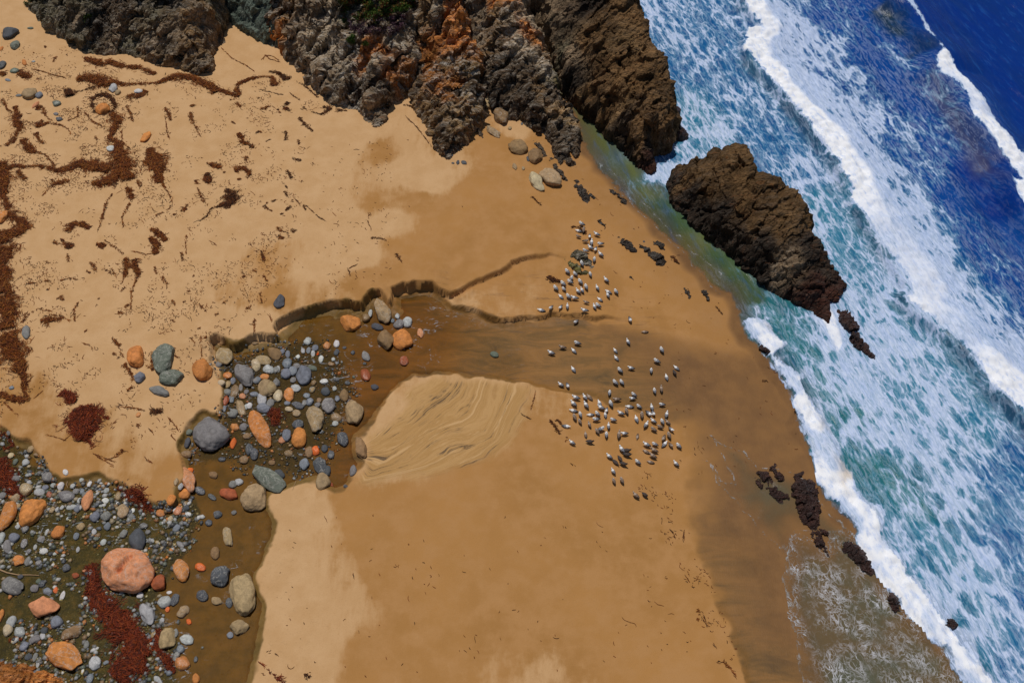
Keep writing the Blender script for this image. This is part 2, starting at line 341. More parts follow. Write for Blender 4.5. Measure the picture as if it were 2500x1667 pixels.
mat_beach = m.done(m.bsdf(c, rough, nb, m.ma('ADD', .10, m.ma('MULTIPLY', wm, .06))))
me = mesh("beach", V2, F2, [mat_beach], True, A2)
tag(link("beach", me), "golden sand beach with dry, moist and wet patches above the surf", kind="structure")

# ================================================================ STREAM WATER
def water_level(x, y):
    d = inland(x, y); return base_z(d)-.30*ss(9, 24, d)
wxs = np.arange(-62, 6, .2); wys = np.arange(-46, 12, .2)
SX, SY = np.meshgrid(wxs, wys); SX, SY = SX.ravel(), SY.ravel()
lvl = water_level(SX, SY)+.05*fbm(SX*.12, SY*.12, o=3, s=21)*ss(0, 10, inland(SX, SY))
sx_r = at(1120*K, 800*K)[0]
thick = .085+.02*fbm(SX*.8, SY*.8, o=2, s=61)-.05*ss(-6, 8, SX-sx_r); fade = ss(6, -9, SX-sx_r+2*vn(SX*.3, SY*.3, s=63))
bdw = polydist(SX, SY, basin)
V = np.column_stack([SX, SY, lvl+thick+.008*fbm(SX*2.5, SY*2.5, o=3, s=62)])
F = gridfaces(len(wxs), len(wys)); F = F[((bdw > -.6) & (thick > -.02))[F].all(1)]
alg = ss(-.5, 1.5, polydist(SX, SY, P2(grav_px*K, .8)))
V, F, A = compact(V, F, dict(alg=alg, fade=fade))
m = M("stream_water"); P = m.n('NewGeometry').outputs[0]
tintc = m.mix(m.attr('alg'), (.80, .70, .46), (.86, .80, .52))
nz = m.noise(P, 5, 4, .6, .5); nb = m.bump(nz, .06, .05)
tr = m.n('BsdfTransparent', {0: tintc}); gl = m.n('BsdfGlossy', {'Color': (.9, .95, 1.0), 'Roughness': .03}); m.put(gl.inputs['Normal'], nb)
fr = m.n('Fresnel', {0: 1.33}); m.put(fr.inputs['Normal'], nb)
ms = m.n('MixShader', {0: m.ma('MULTIPLY', fr.outputs[0], 1.0), 1: tr, 2: gl})
rf = m.noise(m.mapv(P, scale=(1.0, 1.6, 1), rot=(0, 0, .3)), 1.1, 7, .72, 1.4); rg = m.noise(P, .28, 2, .5)
foam = m.ma('MULTIPLY', m.ma('MULTIPLY', m.ramp(rf, .56, .64), m.ramp(rg, .50, .62)), .45)  # pale riffles: wet highlights and glints painted on as diffuse colour
df = m.n('BsdfDiffuse', {0: (.55, .60, .66)})
ms2 = m.n('MixShader', {0: foam, 1: ms, 2: df})
mat_stream = m.done(m.n('MixShader', {0: m.attr('fade'), 1: m.n('BsdfTransparent'), 2: ms2}).outputs[0])
tag(link("stream_water", mesh("stream_water", V, F, [mat_stream], True, A)), "shallow brown stream water spreading over the pebbles", kind="structure")
# ================================================================ SEA
e0 = np.array(at(1712*K, 80*K)); e1 = np.array(at(2210*K, 800*K)); sdir = (e1-e0)/np.linalg.norm(e1-e0); tdir = np.array([-sdir[1], sdir[0]])
if tdir[0] < 0: tdir = -tdir
sx = grow(-16, 64, .2, 60, 16); sy = grow(-36, 66, .2, 60, 16)
SX, SY = np.meshgrid(sx, sy); nxs, nys = len(sx), len(sy); SX, SY = SX.ravel(), SY.ravel()
D = -inland(SX, SY)                           # + seaward
b1_px = np.array([(1500, -250, 1), (1680, -40, 1), (1703, 10, 1), (1725, 40, 1), (1748, 68, .9), (1712, 78, 1), (1708, 110, 1), (1722, 145, 1), (1765, 185, 1), (1830, 262, 1), (1880, 325, 1), (1925, 395, 1), (1962, 475, .9), (1990, 520, .85), (2010, 555, .8), (2052, 610, .85), (2085, 668, .85), (2070, 690, .9), (2100, 725, .9), (2165, 765, .8), (2200, 800, .8), (2240, 840, .9), (2265, 890, 1), (2310, 925, .9), (2380, 1000, .9), (2600, 1300, .9)])
b1 = P2(b1_px*np.array([K, K, 1]), .3); dB1, vB1 = polydist(SX, SY, b1, False, b1[:, 2], [(900, -900), (900, 900)])
b2L = cat(q('03', (1050, -300), (1280, 0), (1390, 60), (1425, 100), (1500, 200), (1520, 290), (1600, 370), (1665, 445), (1595, 520), (1600, 590), (1650, 640), (1720, 690), (1790, 740), (1840, 800), (1870, 860), (1880, 950), (1980, 1060), (2060, 1150), (2130, 1270), (2220, 1360), (2240, 1450), (2290, 1512)), q('13', (2210, 130), (2260, 260), (2330, 400)), np.array([(2650, 800)]))
b2R = cat(q('03', (1100, -300), (1360, 0), (1420, 60), (1455, 120), (1520, 220), (1600, 340), (1690, 440), (1780, 560), (1850, 650), (1950, 770), (2020, 820), (2075, 920), (2130, 1020), (2200, 1090), (2300, 1230), (2380, 1310)), np.array([(2600, 520)]))
b2 = P2(np.vstack([b2L, b2R[::-1]]), .8); dB2 = polydist(SX, SY, b2)
b2l = P2(b2L, .8); dL2 = polydist(SX, SY, b2l, False, None, [(900, -900), (900, 900)])
frR = cat(q('13', (300, 1320), (420, 1480)), q('23', (330, 230), (480, 340), (560, 450), (620, 620), (760, 800), (860, 1000), (960, 1150), (1050, 1350)), q('33', (1060, 0), (1180, 100), (1180, 300), (1250, 420), (1400, 560), (1500, 700), (1560, 850), (1650, 1000), (1750, 1130), (1900, 1250), (2020, 1400), (2100, 1512), (2400, 2000)))
i0 = np.argmin(np.hypot(*(shore_px-q('12', (2030, 1200))[0]).T))
fr_ = P2(np.vstack([shore_px[i0:-2], frR[::-1]]), .1); dFr = polydist(SX, SY, fr_)
dark_ = P2(cat(q('03', (1180, -60), (1290, 30), (1400, 90), (1480, 200), (1510, 300), (1590, 370), (1640, 450), (1560, 520), (1440, 500), (1330, 330), (1200, 200), (1080, 60))), .6); dDk = polydist(SX+1.4*vn(SX*.35, SY*.35, s=95), SY+1.4*vn(SX*.35, SY*.35, s=96), dark_)
face_ = P2(cat(q('03', (1600, 560), (1660, 660), (1780, 780), (1850, 900), (1900, 1030), (2050, 1200), (2150, 1340), (2200, 1512), (1950, 1400), (1800, 1180), (1650, 900), (1500, 650))), .6); dFc = polydist(SX, SY, face_)
# background foam amount and water colour, read off the photograph in a few places: x y foam r g b
T_ = dict(n=(.001, .026, .20), b=(.003, .055, .26), m=(.008, .100, .28), t=(.020, .165, .27), g=(.022, .150, .165), v=(.060, .105, .040), o=(.12, .14, .045), s=(.20, .115, .04), k=(.012, .08, .10))
ctl = [(2250,50,0,'n'),(2330,200,0,'n'),(2200,60,0,'n'),(2140,60,0,'n'),(2240,150,0,'n'),(2400,300,0,'n'),(2120,20,0,'n'),(2030,60,.25,'b'),(2000,130,.30,'b'),(1900,40,.34,'b'),(2050,200,.30,'b'),(1950,180,.5,'b'),(1880,120,.6,'b'),(2120,250,.28,'b'),(2180,330,.25,'b'),(2240,400,.12,'n'),(2290,480,.12,'n'),(2330,560,.16,'b'),(2060,320,.45,'b'),(2130,400,.42,'b'),(2180,460,.2,'b'),(2000,300,.66,'b'),(2100,480,.66,'m'),(2160,560,.5,'m'),(2240,560,.22,'b'),(2300,640,.26,'b'),(2210,640,.5,'m'),(2260,700,.48,'m'),(2330,740,.3,'b'),(2330,820,.35,'m'),(2150,650,.66,'m'),
    (1520,30,.5,'m'),(1580,60,.52,'m'),(1600,140,.47,'m'),(1640,100,.5,'m'),(1560,160,.45,'m'),(1680,220,.5,'m'),(1600,250,.55,'t'),(1560,290,.55,'t'),(1650,310,.6,'t'),(1720,300,.5,'m'),(1780,350,.5,'m'),(1800,300,.42,'m'),(1850,400,.52,'m'),(1560,340,.55,'t'),(1900,460,.52,'t'),(1880,520,.62,'t'),(1930,560,.54,'t'),(1960,640,.58,'t'),(1940,720,.66,'t'),(1930,770,.74,'t'),(2040,720,.56,'t'),(2000,800,.66,'t'),(2100,800,.6,'t'),(2100,900,.6,'t'),(2180,880,.55,'t'),(2000,900,.66,'t'),(1930,850,.60,'t'),(1960,960,.56,'g'),(1870,800,.5,'g'),(1900,880,.52,'g'),(1820,740,.42,'g'),(1780,690,.32,'g'),(2040,1000,.62,'t'),(2150,1000,.62,'t'),(2250,1000,.5,'t'),(2330,1040,.4,'m'),(2280,1100,.42,'m'),(2200,1120,.58,'t'),(2100,1150,.5,'g'),(2050,1100,.44,'g'),(2000,1060,.40,'g'),(2120,1250,.46,'t'),(2060,1240,.6,'t'),(2200,1300,.54,'t'),(2300,1250,.5,'m'),(2150,1380,.62,'t'),(2250,1420,.5,'t'),(2340,1400,.46,'m'),(2330,1540,.5,'m'),(2250,1540,.55,'t'),(2190,1470,.6,'t'),
    (1330,250,.02,'o'),(1400,320,.03,'o'),(1460,390,.06,'o'),(1500,440,.16,'o'),(1530,470,.14,'v'),(1560,510,.1,'v'),(1590,560,.12,'o'),(1650,600,.1,'v'),(1700,640,.12,'v'),(1640,630,.2,'o'),(1760,720,.5,'g'),(1740,680,.12,'v'),(1520,360,.3,'m'),(1510,400,.8,'t'),(1540,390,.75,'t'),(1500,330,.2,'b')]
cc = np.array([(a*K, b*K, f, *T_[t]) for a, b, f, t in ctl]); cc = P2(cc)
near = (np.abs(SX-25) < 70) & (np.abs(SY-10) < 75)
fd_ = np.tile(np.array([.1, .004, .06, .3]), (len(SX), 1)); fd_[near] = idw(SX[near], SY[near], cc, 3.4)
foam = fd_[:, 0]; tint = fd_[:, 1:].copy()
S = SX*sdir[0]+SY*sdir[1]; T = SX*tdir[0]+SY*tdir[1]
wob = fbm(S*.25, T*.5, o=3, s=71)
# breaker one: sharp leading edge, ragged trailing foam
jag = .45*vn(S*.8, T*.8, s=72)+.25*vn(S*2.4, T*2.4, s=73)
w = 5.0+3.4*fbm(S*.07, T*0, o=2, s=74)
core = ss(-.10, .25, dB1+jag)*ss(w, w*.35, dB1+1.2*wob)*vB1
trail = ss(-.1, .3, dB1+jag)*ss(13, 3, dB1+2.5*wob)*.78
f2b = ss(-.15, .2, dB2+.5*jag)*(.9+.2*wob)
jf = .55*vn(S*.35, T*.2, s=97)+.35*vn(S*1.1, T*1.1, s=98)+.5*jag
ffr = ss(-.2, .15, dFr+jf)*(1-.16*ss(1.6, 0, dFr+.3*wob)*(D > 2))
foam = np.maximum.reduce([foam, core, trail*.95, f2b, ffr*(.80+.16*ss(-.3, .3, fbm(S*.5, T*.9, o=3, s=99)))])
wash = P2(q('F', (1870, 715), (1900, 690), (1925, 720), (1945, 790), (1925, 830), (1900, 780)), 0); foam = np.maximum(foam, .9*ss(-.3, .5, polydist(SX, SY, wash)))
gk = (ss(-.3, 2.2, dDk)*(1-f2b))[:, None]; gk = gk*(.55+.45*ss(-.3, .3, wob))[:, None]; tint = tint*(1-gk)+np.array([.012, .030, .026])*gk; foam = np.maximum(foam*(1-gk[:, 0]*.5), .26*gk[:, 0])
gk = (.75*ss(-.5, 1.8, dFc+.8*wob)*(1-f2b))[:, None]; tint = tint*(1-gk)+np.array([.075, .075, .13])*gk
gk = (.7*ss(-2.2, 0, dB1)*(dB1 < .3)*ss(-.1, .5, fbm(S*.15, T*.15, s=79, o=2)+.35))[:, None]; tint = tint*(1-gk)+np.array([.05, .10, .13])*gk; foam = foam*(1-.25*gk[:, 0])
brown = np.clip(ss(-.05, .30, fbm(S*.28, T*.6, o=4, s=76))*ss(-.2, .8, dFr), 0, 1)*ss(1.2, 2.4, D)*.8
calm = ss(.0, 3.0, D)
z = (.16*fbm(S*.10, T*.35, o=4, s=80)+.10*fbm(S*.5, T*1.3, o=3, s=81))*calm
z = z+calm*(.95+.3*wob)*np.where(dB1 > 0, np.exp(-(dB1/4.5)**2), np.exp(-(dB1/.55)**2))
z = z+1.7*np.where(dL2 > 0, np.exp(-(np.maximum(dL2-.3, 0)/3.2)**2), np.exp(-(dL2/1.6)**2))*(SX > 5)
z = z+.5*np.exp(-((dL2-14)/4)**2)+.35*np.exp(-((dL2-27)/5)**2)
z = z+.30*ss(0, .35, dFr+.3*jag)*ss(3.2, .6, D)*(dFr > -.3)
lump = np.clip(foam-.7, 0, .3)/.3
z = z+lump*(.42*fbm(S*1.1, T*1.1, o=4, s=83)+.10*fbm(S*3.5, T*3.5, o=2, s=84))*ss(.3, 1.2, D)
z = z+.02
z = np.where(D < 3, np.maximum(z, base_z(-D)+.05), z)
alpha = ss(-.12, .10, D+.18*vn(SX*2, SY*2, s=85))*(.45+.55*ss(.0, 3.2, D)); alpha = np.maximum(alpha, ffr)
F = gridfaces(nxs, nys, D > -.15); V = np.column_stack([SX, SY, z])
st = np.column_stack([S, T, S*0])
V, F, A = compact(V, F, dict(foam=foam, tint=tint, alpha=alpha, st=st, brown=brown))
m = M("sea_water"); st_ = m.attr('st', 1); tc = m.attr('tint', 1); fo = m.attr('foam')
wv = m.noise(m.mapv(st_, scale=(.30, .55, 1)), .9, 3, .55, out=1)
warp = m.n('VectorMath', {0: m.mapv(st_, scale=(.34, .95, 1)), 1: m.n('VectorMath', {0: wv, 1: (.95, 1.15, 1.0)}, operation='MULTIPLY').outputs[0]}, operation='ADD').outputs[0]
def web(sc): # thin bright cell walls with dark oval holes
    v = m.n('TexVoronoi', {'Vector': warp, 'Scale': sc, 'Randomness': 1.0}, feature='DISTANCE_TO_EDGE').outputs[0]
    return v
wa = m.ramp(web(.95), .30, .0); wb = m.ramp(web(2.3), .24, .0)
fn = m.noise(warp, 1.7, 8, .68, .5); fl = m.noise(m.mapv(st_, scale=(.16, .42, 1)), 1.0, 5, .6, .8); ff = m.noise(m.mapv(st_, scale=(.30, 2.0, 1)), 2.0, 6, .66, .9)
# ridged filament noise
rid = m.ma('SUBTRACT', 1.0, m.ma('MULTIPLY', m.ma('ABSOLUTE', m.ma('SUBTRACT', m.noise(warp, 1.5, 6, .62, .9), .5)), 9.0), clamp=True)
wmod = m.ramp(m.noise(m.mapv(st_, scale=(.10, .16, 1)), 1.0, 3, .5), .36, .62)
fine = m.noise(m.mapv(st_, scale=(.45, 1.7, 1)), 2.6, 7, .72, .9)
pat = m.ma('ADD', m.ma('ADD', m.ma('MULTIPLY', wa, m.ma('ADD', .12, m.ma('MULTIPLY', wmod, .30))), m.ma('MULTIPLY', m.ma('SUBTRACT', fine, .30), .55)), m.ma('ADD', m.ma('MULTIPLY', wb, .20), m.ma('MULTIPLY', fn, .78)))
pat = m.ma('ADD', pat, m.ma('ADD', m.ma('MULTIPLY', fl, .8), m.ma('MULTIPLY', rid, .10)))     # about .6 .. 1.6, mean 1.15
th = m.ma('ADD', pat, m.ma('MULTIPLY', m.ma('SUBTRACT', fo, .49), 1.55))
fmask = m.ramp(th, 1.13, 1.45)
thin = m.ramp(th, .92, 1.25)                  # milky aerated water round the foam
ff2 = m.ma('MULTIPLY', m.ramp(m.ma('ADD', ff, m.ma('MULTIPLY', rid, .25)), .58, .78), m.ramp(fo, .05, .35))
fmask = m.ma('MULTIPLY', fmask, m.ma('ADD', m.ma('ADD', .58, m.ma('MULTIPLY', m.ramp(fine, .36, .60), .42)), m.ma('MULTIPLY', m.ramp(fo, .75, .95), .42)), clamp=True)
fmask = m.ma('MAXIMUM', fmask, m.ma('MULTIPLY', ff2, .22))
rip = m.noise(m.mapv(st_, scale=(.35, 1.4, 1)), 1.3, 6, .6, .3); rip2 = m.noise(m.mapv(st_, scale=(.10, .5, 1)), 1.0, 3, .5)
wcol = m.mix(m.ma('MULTIPLY', m.ramp(rip2, .4, .7), .35), tc, (.004, .03, .13), 'MIX')
wcol = m.mix(m.ma('MULTIPLY', m.ramp(rip, .50, .72), .22), wcol, (.03, .16, .50))
milky = m.mix(.5, m.mix(.35, tc, (.18, .45, .62)), (.13, .36, .52))
wcol = m.mix(m.ma('MULTIPLY', thin, .50), wcol, milky)
fcol = m.mix(m.ma('MULTIPLY', m.ramp(ff, .35, .65), .5), (.47, .58, .83), (.76, .82, .93))
fcol = m.mix(m.ma('MULTIPLY', m.ramp(fo, .75, .95), m.ramp(m.noise(m.mapv(st_, scale=(.7, 1.2, 1)), 1.3, 7, .7), .30, .55)), fcol, (.90, .91, .94))  # bluish shadows within the breaker foam are mixed into its colour
fcol = m.mix(m.ma('MULTIPLY', m.attr('brown'), .75), fcol, (.60, .44, .24))
col = m.mix(fmask, wcol, fcol)
bm = m.ma('ADD', m.ma('MULTIPLY', rip, .8), m.ma('ADD', m.ma('MULTIPLY', fmask, .35), m.ma('MULTIPLY', ff, .35)))
nb = m.bump(bm, .5, .20)
sh = m.bsdf(col, m.ma('ADD', .22, m.ma('MULTIPLY', fmask, .6)), nb, .13)
al = m.ma('MAXIMUM', m.attr('alpha'), m.ma('MULTIPLY', fmask, m.ramp(m.attr('alpha'), .02, .3)))
ms = m.n('MixShader', {0: al, 1: m.n('BsdfTransparent'), 2: sh}); mat_sea = m.done(ms.outputs[0])
tag(link("sea", mesh("sea", V, F, [mat_sea], True, A)), "blue and teal sea streaked with white foam and breaking waves", kind="structure")

# ---------------------------------------------------------------- thin wash running up the sand
def wash_sheet(name, poly, dens, label, grey=.5):
    p = P2(poly, .25); x0, x1, y0, y1 = p[:, 0].min()-1, p[:, 0].max()+1, p[:, 1].min()-1, p[:, 1].max()+1
    xs = np.arange(x0, x1, .15); ys = np.arange(y0, y1, .15); X, Y = np.meshgrid(xs, ys); X, Y = X.ravel(), Y.ravel()
    d = polydist(X+.25*vn(X*1.2, Y*1.2, s=91), Y+.25*vn(X*1.2, Y*1.2, s=92), p)
    F = gridfaces(len(xs), len(ys)); F = F[(d > -.1)[F].all(1)]
    V = np.column_stack([X, Y, np.maximum(tz(X, Y), .0)+.035])
    V, F, A = compact(V, F, dict(edge=d, dens=np.full(len(X), dens), st=np.column_stack([X*sdir[0]+Y*sdir[1], X*tdir[0]+Y*tdir[1], X*0])))
    return link(name, mesh(name, V, F, [mat_wash], True, A))
m = M("wash_foam"); st_ = m.attr('st', 1)
wv = m.noise(st_, .5, 3, .5, out=1)
warp = m.n('VectorMath', {0: m.mapv(st_, scale=(.75, 1.0, 1)), 1: m.n('VectorMath', {0: wv, 1: (1.6, 1.6, 1.6)}, operation='MULTIPLY').outputs[0]}, operation='ADD').outputs[0]
v1 = m.n('TexVoronoi', {'Vector': warp, 'Scale': 2.2}, feature='DISTANCE_TO_EDGE').outputs[0]
r1 = m.ma('SUBTRACT', 1.0, m.ma('MULTIPLY', m.ma('ABSOLUTE', m.ma('SUBTRACT', m.noise(warp, 1.3, 7, .66, 1.0), .5)), 22.0), clamp=True)
big = m.noise(st_, .22, 4, .6)
lace = m.ma('MULTIPLY', m.ma('MAXIMUM', m.ma('MULTIPLY', m.ramp(v1, .05, .0), .7), r1), m.ramp(m.ma('ADD', m.noise(st_, .45, 6, .7), m.attr('dens')), .86, 1.14))
edge = m.ma('MULTIPLY', m.ma('MULTIPLY', m.ramp(m.attr('edge'), -.08, .02), m.ramp(m.attr('edge'), .22, .04)), m.ma('MULTIPLY', m.ramp(m.noise(st_, 1.6, 6, .75), .42, .62), .6))
lace = m.ma('MAXIMUM', lace, edge)
body = m.ma('MULTIPLY', m.ramp(m.attr('edge'), -.05, 2.2), m.ma('ADD', .16, m.ma('MULTIPLY', m.attr('dens'), .9)))
al = m.ma('MAXIMUM', body, m.ma('MULTIPLY', lace, .9))
col = m.mix(lace, m.mix(m.ramp(big, .35, .65), (.150, .105, .045), (.085, .115, .075)), (.74, .76, .82))
ms = m.n('MixShader', {0: al, 1: m.n('BsdfTransparent'), 2: m.bsdf(col, .35, None, .35)}); mat_wash = m.done(ms.outputs[0])
o = wash_sheet("wash", cat(q('33', (470, 265), (445, 420), (410, 520), (395, 600), (368, 645), (385, 740), (430, 940), (470, 1160), (510, 1380), (540, 1512)), np.array([(2010, 1850), (2300, 1850)]), q('33', (2050, 1500), (1850, 1300), (1660, 1100), (1450, 900), (1280, 700), (1130, 480), (1040, 330), (900, 210), (760, 260), (740, 400), (620, 330))), .50, "")
tag(o, "thin lacy wash of foam spreading over brown sand", kind="structure")
o = wash_sheet("wash", cat(q('22', (1690, 1090), (1760, 1100), (1800, 1180), (1880, 1300), (1960, 1400), (2060, 1512)), q('33', (90, 130), (180, 250), (300, 370), (400, 480), (450, 400), (470, 250), (600, 250), (760, 480), (900, 420), (1000, 470), (1090, 560), (980, 330), (900, 220), (640, 0)), q('23', (600, 1250), (380, 1150), (150, 1130), (50, 1000)), q('22', (1880, 940), (1830, 900), (1780, 860), (1840, 950), (1880, 1060), (1960, 1200), (2000, 1300), (1900, 1250), (1800, 1130))), .30, "")
tag(o, "second thin wash of foam around the low mussel reefs", kind="structure")
o = wash_sheet("wash", cat(q('12', (860, -20), (960, 120), (1080, 260), (1180, 360), (1300, 450), (1390, 555), (1490, 640), (1590, 720), (1650, 820), (1740, 890), (1800, 990), (1850, 1060), (1900, 1040), (1850, 950), (1900, 900), (1700, 740), (1450, 500), (1200, 250), (1000, 60))), .32, "")
tag(o, "narrow wash of foam along the green channel edge", kind="structure")
# ================================================================ ROCK MATERIAL AND CLIFF BUILDER
def rock_material(name, rough=.85, spec=.25, streak=.5, speck=1.0):
    m = M(name); P = m.n('NewGeometry').outputs[0]
    sp = m.mapv(P, scale=(.55, 1.9, 1.1), rot=(0, 0, R(-40)))
    a = m.noise(sp, 1.3, 10, .72, .8); b = m.noise(P, 5.5, 8, .75); c2 = m.noise(P, .35, 4, .6)
    v = m.n('TexVoronoi', {'Vector': m.n('VectorMath', {0: sp, 1: m.noise(P, 1.2, 3, .6, out=1)}, operation='ADD').outputs[0], 'Scale': 1.5}, feature='DISTANCE_TO_EDGE').outputs[0]
    base = m.attr('tint', 1)
    k = m.ma('ADD', m.ma('MULTIPLY', m.ramp(a, .25, .75), 1.05), m.ma('MULTIPLY', m.ramp(b, .25, .78), .75*speck))
    k = m.ma('ADD', m.ma('MULTIPLY', k, m.ma('ADD', .45, m.ma('MULTIPLY', m.ramp(c2, .3, .65), .75))), .10)
    col = m.n('VectorMath', {0: base, 1: m.n('CombineXYZ', {0: k, 1: k, 2: k}).outputs[0]}, operation='MULTIPLY').outputs[0]
    rust = m.ma('MULTIPLY', m.ramp(m.noise(sp, .9, 7, .7, 1.0), .56, .70), m.attr('rust'))
    col = m.mix(rust, col, m.mix(m.ramp(b, .4, .65), (.34, .115, .030), (.20, .075, .03)))
    wht = m.ma('MULTIPLY', m.ma('MULTIPLY', m.ramp(m.noise(m.mapv(P, scale=(.5, 2.0, .9), rot=(0, 0, R(-42))), 1.7, 9, .74, .5), .47, .60), m.attr('white')), m.ramp(b, .34, .52))
    col = m.mix(wht, col, (.60, .545, .46))
    crack = m.ma('MULTIPLY', m.ramp(v, .05, .0), m.ramp(c2, .42, .60))
    col = m.mix(m.ma('MULTIPLY', crack, .7), col, (.018, .014, .010))
    h = m.ma('ADD', m.ma('MULTIPLY', a, 1.0), m.ma('ADD', m.ma('MULTIPLY', b, .35), m.ma('MULTIPLY', m.ramp(v, .0, .12), .22)))
    nb = m.bump(h, .9, .30)
    return m.done(m.bsdf(col, rough, nb, spec*(.4 if rough > .7 else 1.3)))
mat_rock = rock_material("cliff_rock"); mat_wetrock = rock_material("wet_rock", .42, .3)
RC = dict(hs=(.150, .085, .036), gy=(.245, .172, .105), br=(.235, .140, .062), dk=(.105, .070, .042), dg=(.140, .118, .072), gn=(.125, .155, .125), pl=(.38, .285, .185), og=(.56, .205, .050), ru=(.38, .150, .040), hb=(.180, .100, .042), bk=(.040, .028, .020), mu=(.050, .019, .013), tn=(.42, .27, .13), gl=(.15, .13, .04))

def rock(name, outline, inner, label, cat="rock", step=.13, slope=4.0, amp=.5, fac=.7, white=.0, rust=.0, mat=None, seed=1, sc=1.0, strata=.35, zs=1.0, jag=.35, sink=.8):
    """outline / inner rows: px, py, z, colour, [white, rust]; unprojected at their own height"""
    def cv(a):
        o = []
        for r in a:
            r = list(r); r[2] = 1.2+(r[2]-1.2)*zs if r[2] > 1.2 else r[2]
            x, y = at(r[0], r[1], r[2]); c = RC[r[3]]; o.append([float(x), float(y), r[2], *c, r[4] if len(r) > 4 else white, r[5] if len(r) > 5 else rust])
        return np.array(o)
    O = cv(outline); I = cv(inner) if len(inner) else O[:0]; C = np.vstack([O, I]); poly = O[:, :2]
    x0, x1, y0, y1 = poly[:, 0].min()-3, poly[:, 0].max()+3, poly[:, 1].min()-2, poly[:, 1].max()+3
    xs = np.arange(x0, x1, step); ys = np.arange(y0, y1, step); X, Y = np.meshgrid(xs, ys); X, Y = X.ravel(), Y.ravel()
    # linear radial interpolation of the heights
    # densify outline
    Dn = []
    for i in range(len(O)):
        a, b = O[i], O[(i+1) % len(O)]; k = max(1, int(np.hypot(*(b-a)[:2])/2.0))
        for j in range(k): Dn.append(a+(b-a)*j/k)
    Q = np.vstack([np.array(Dn), I]); n = len(Q)
    ph = lambda d: d
    Am = ph(np.hypot(Q[:, None, 0]-Q[None, :, 0], Q[:, None, 1]-Q[None, :, 1])); Am = np.block([[Am, np.ones((n, 1))], [np.ones((1, n)), np.zeros((1, 1))]])
    Am[:n, :n] -= np.eye(n)*.08
    co = np.linalg.solve(Am, np.append(Q[:, 2], 0)); z = np.full(len(X), co[-1])
    for i in range(n): z += co[i]*ph(np.hypot(X-Q[i, 0], Y-Q[i, 1]))
    wx = X+jag*fbm(X*.9*sc, Y*.9*sc, o=4, s=seed); wy = Y+jag*fbm(X*.9*sc, Y*.9*sc, o=4, s=seed+50)
    d, ez = polydist(wx, wy, poly, True, O[:, 2])
    g = np.where(-inland(X, Y) > 0, -.4, tz(X, Y))
    z = np.where(d < 0, np.minimum(z, ez)+d*slope*1.3, z)
    ins = ss(-.1, 1.0, d)
    th = np.radians(48); u = X*np.cos(th)+Y*np.sin(th); vv = -X*np.sin(th)+Y*np.cos(th)
    z = z+ins*amp*(.9*ridged(X*.28*sc, Y*.28*sc, z*.28*sc, 4, seed+2)+.5*fbm(X*.9*sc, Y*.9*sc, z*.9*sc, 3, seed+5))
    z = z+ins*strata*ridged(u*.22*sc, (vv+.5*z)*1.1*sc, z*.2, 4, seed+9)
    ph1 = vv*.42*sc+.9*fbm(X*.16*sc, Y*.16*sc, o=3, s=seed+21); sa = ph1-np.floor(ph1); ph2 = vv*1.15*sc+.25*u+.9*fbm(X*.4*sc, Y*.4*sc, o=2, s=seed+22); sb = ph2-np.floor(ph2)
    led = ss(-.35, .3, fbm(X*.12*sc+9, Y*.12*sc, o=2, s=seed+23))
    z = z+ins*strata*(2.6*(ss(0, .22, sa)*(1-sa))+.85*(ss(0, .3, sb)*(1-sb)))*led
    V = np.column_stack([X, Y, z])
    low = (z > g-sink-1.5*step*slope) & (d > -3)
    F = gridfaces(len(xs), len(ys)); F = F[low[F].all(1)]
    w_ = idw(X+.8*vn(X*.6, Y*.6, s=seed+70), Y+.8*vn(X*.6, Y*.6, s=seed+71), np.column_stack([C[:, :2], C[:, 3:]]), 4.0)
    A = dict(tint=w_[:, :3], white=w_[:, 3], rust=w_[:, 4])
    V, F, A = compact(V, F, A)
    # push out along the normals with faceted blocks
    a_, b_, c_, d_ = (V[F[:, i]] for i in range(4)); fn = np.cross(c_-a_, d_-b_); N = np.zeros_like(V)
    for i in range(4): np.add.at(N, F[:, i], fn)
    N /= np.linalg.norm(N, axis=1, keepdims=True)+1e-9; N *= np.sign(N[:, 2:3]+1e-9)
    R3 = np.array([[np.cos(th), np.sin(th), .25], [-np.sin(th), np.cos(th), .5], [.2, -.45, 1.0]])
    q1 = V@R3.T*np.array([.34, .75, .55])*sc+.25*np.column_stack([vn(V[:, 0], V[:, 1], V[:, 2], seed+i) for i in range(3)])
    f1, e1 = cells(q1, seed); f2, e2 = cells(q1*2.7+5, seed+9)
    near_ = ss(-.3, .8, V[:, 2]-np.where(-inland(V[:, 0], V[:, 1]) > 0, -.2, tz(V[:, 0], V[:, 1])))
    q3 = V@R3.T*np.array([.45, 2.6, 1.6])*sc
    fac = fac*.8; disp = fac*(1.0*f1-.34*ss(.08, 0, e1))+fac*.22*(f2-.35*ss(.12, 0, e2))+.20*fac*ridged(q3[:, 0], q3[:, 1], q3[:, 2], 4, seed+30)+.06*fac*fbm(V[:, 0]*4, V[:, 1]*4, V[:, 2]*4, 3, seed+31)
    V = V+N*(disp*(.35+.65*near_))[:, None]
    o = link(name, mesh(name, V, F, [mat or mat_rock], False, A)); tag(o, label, cat)
    return o
def L(cid, rows): 
    p = q(cid, *[r[:2] for r in rows]); return [[p[i, 0], p[i, 1], *r[2:]] for i, r in enumerate(rows)]

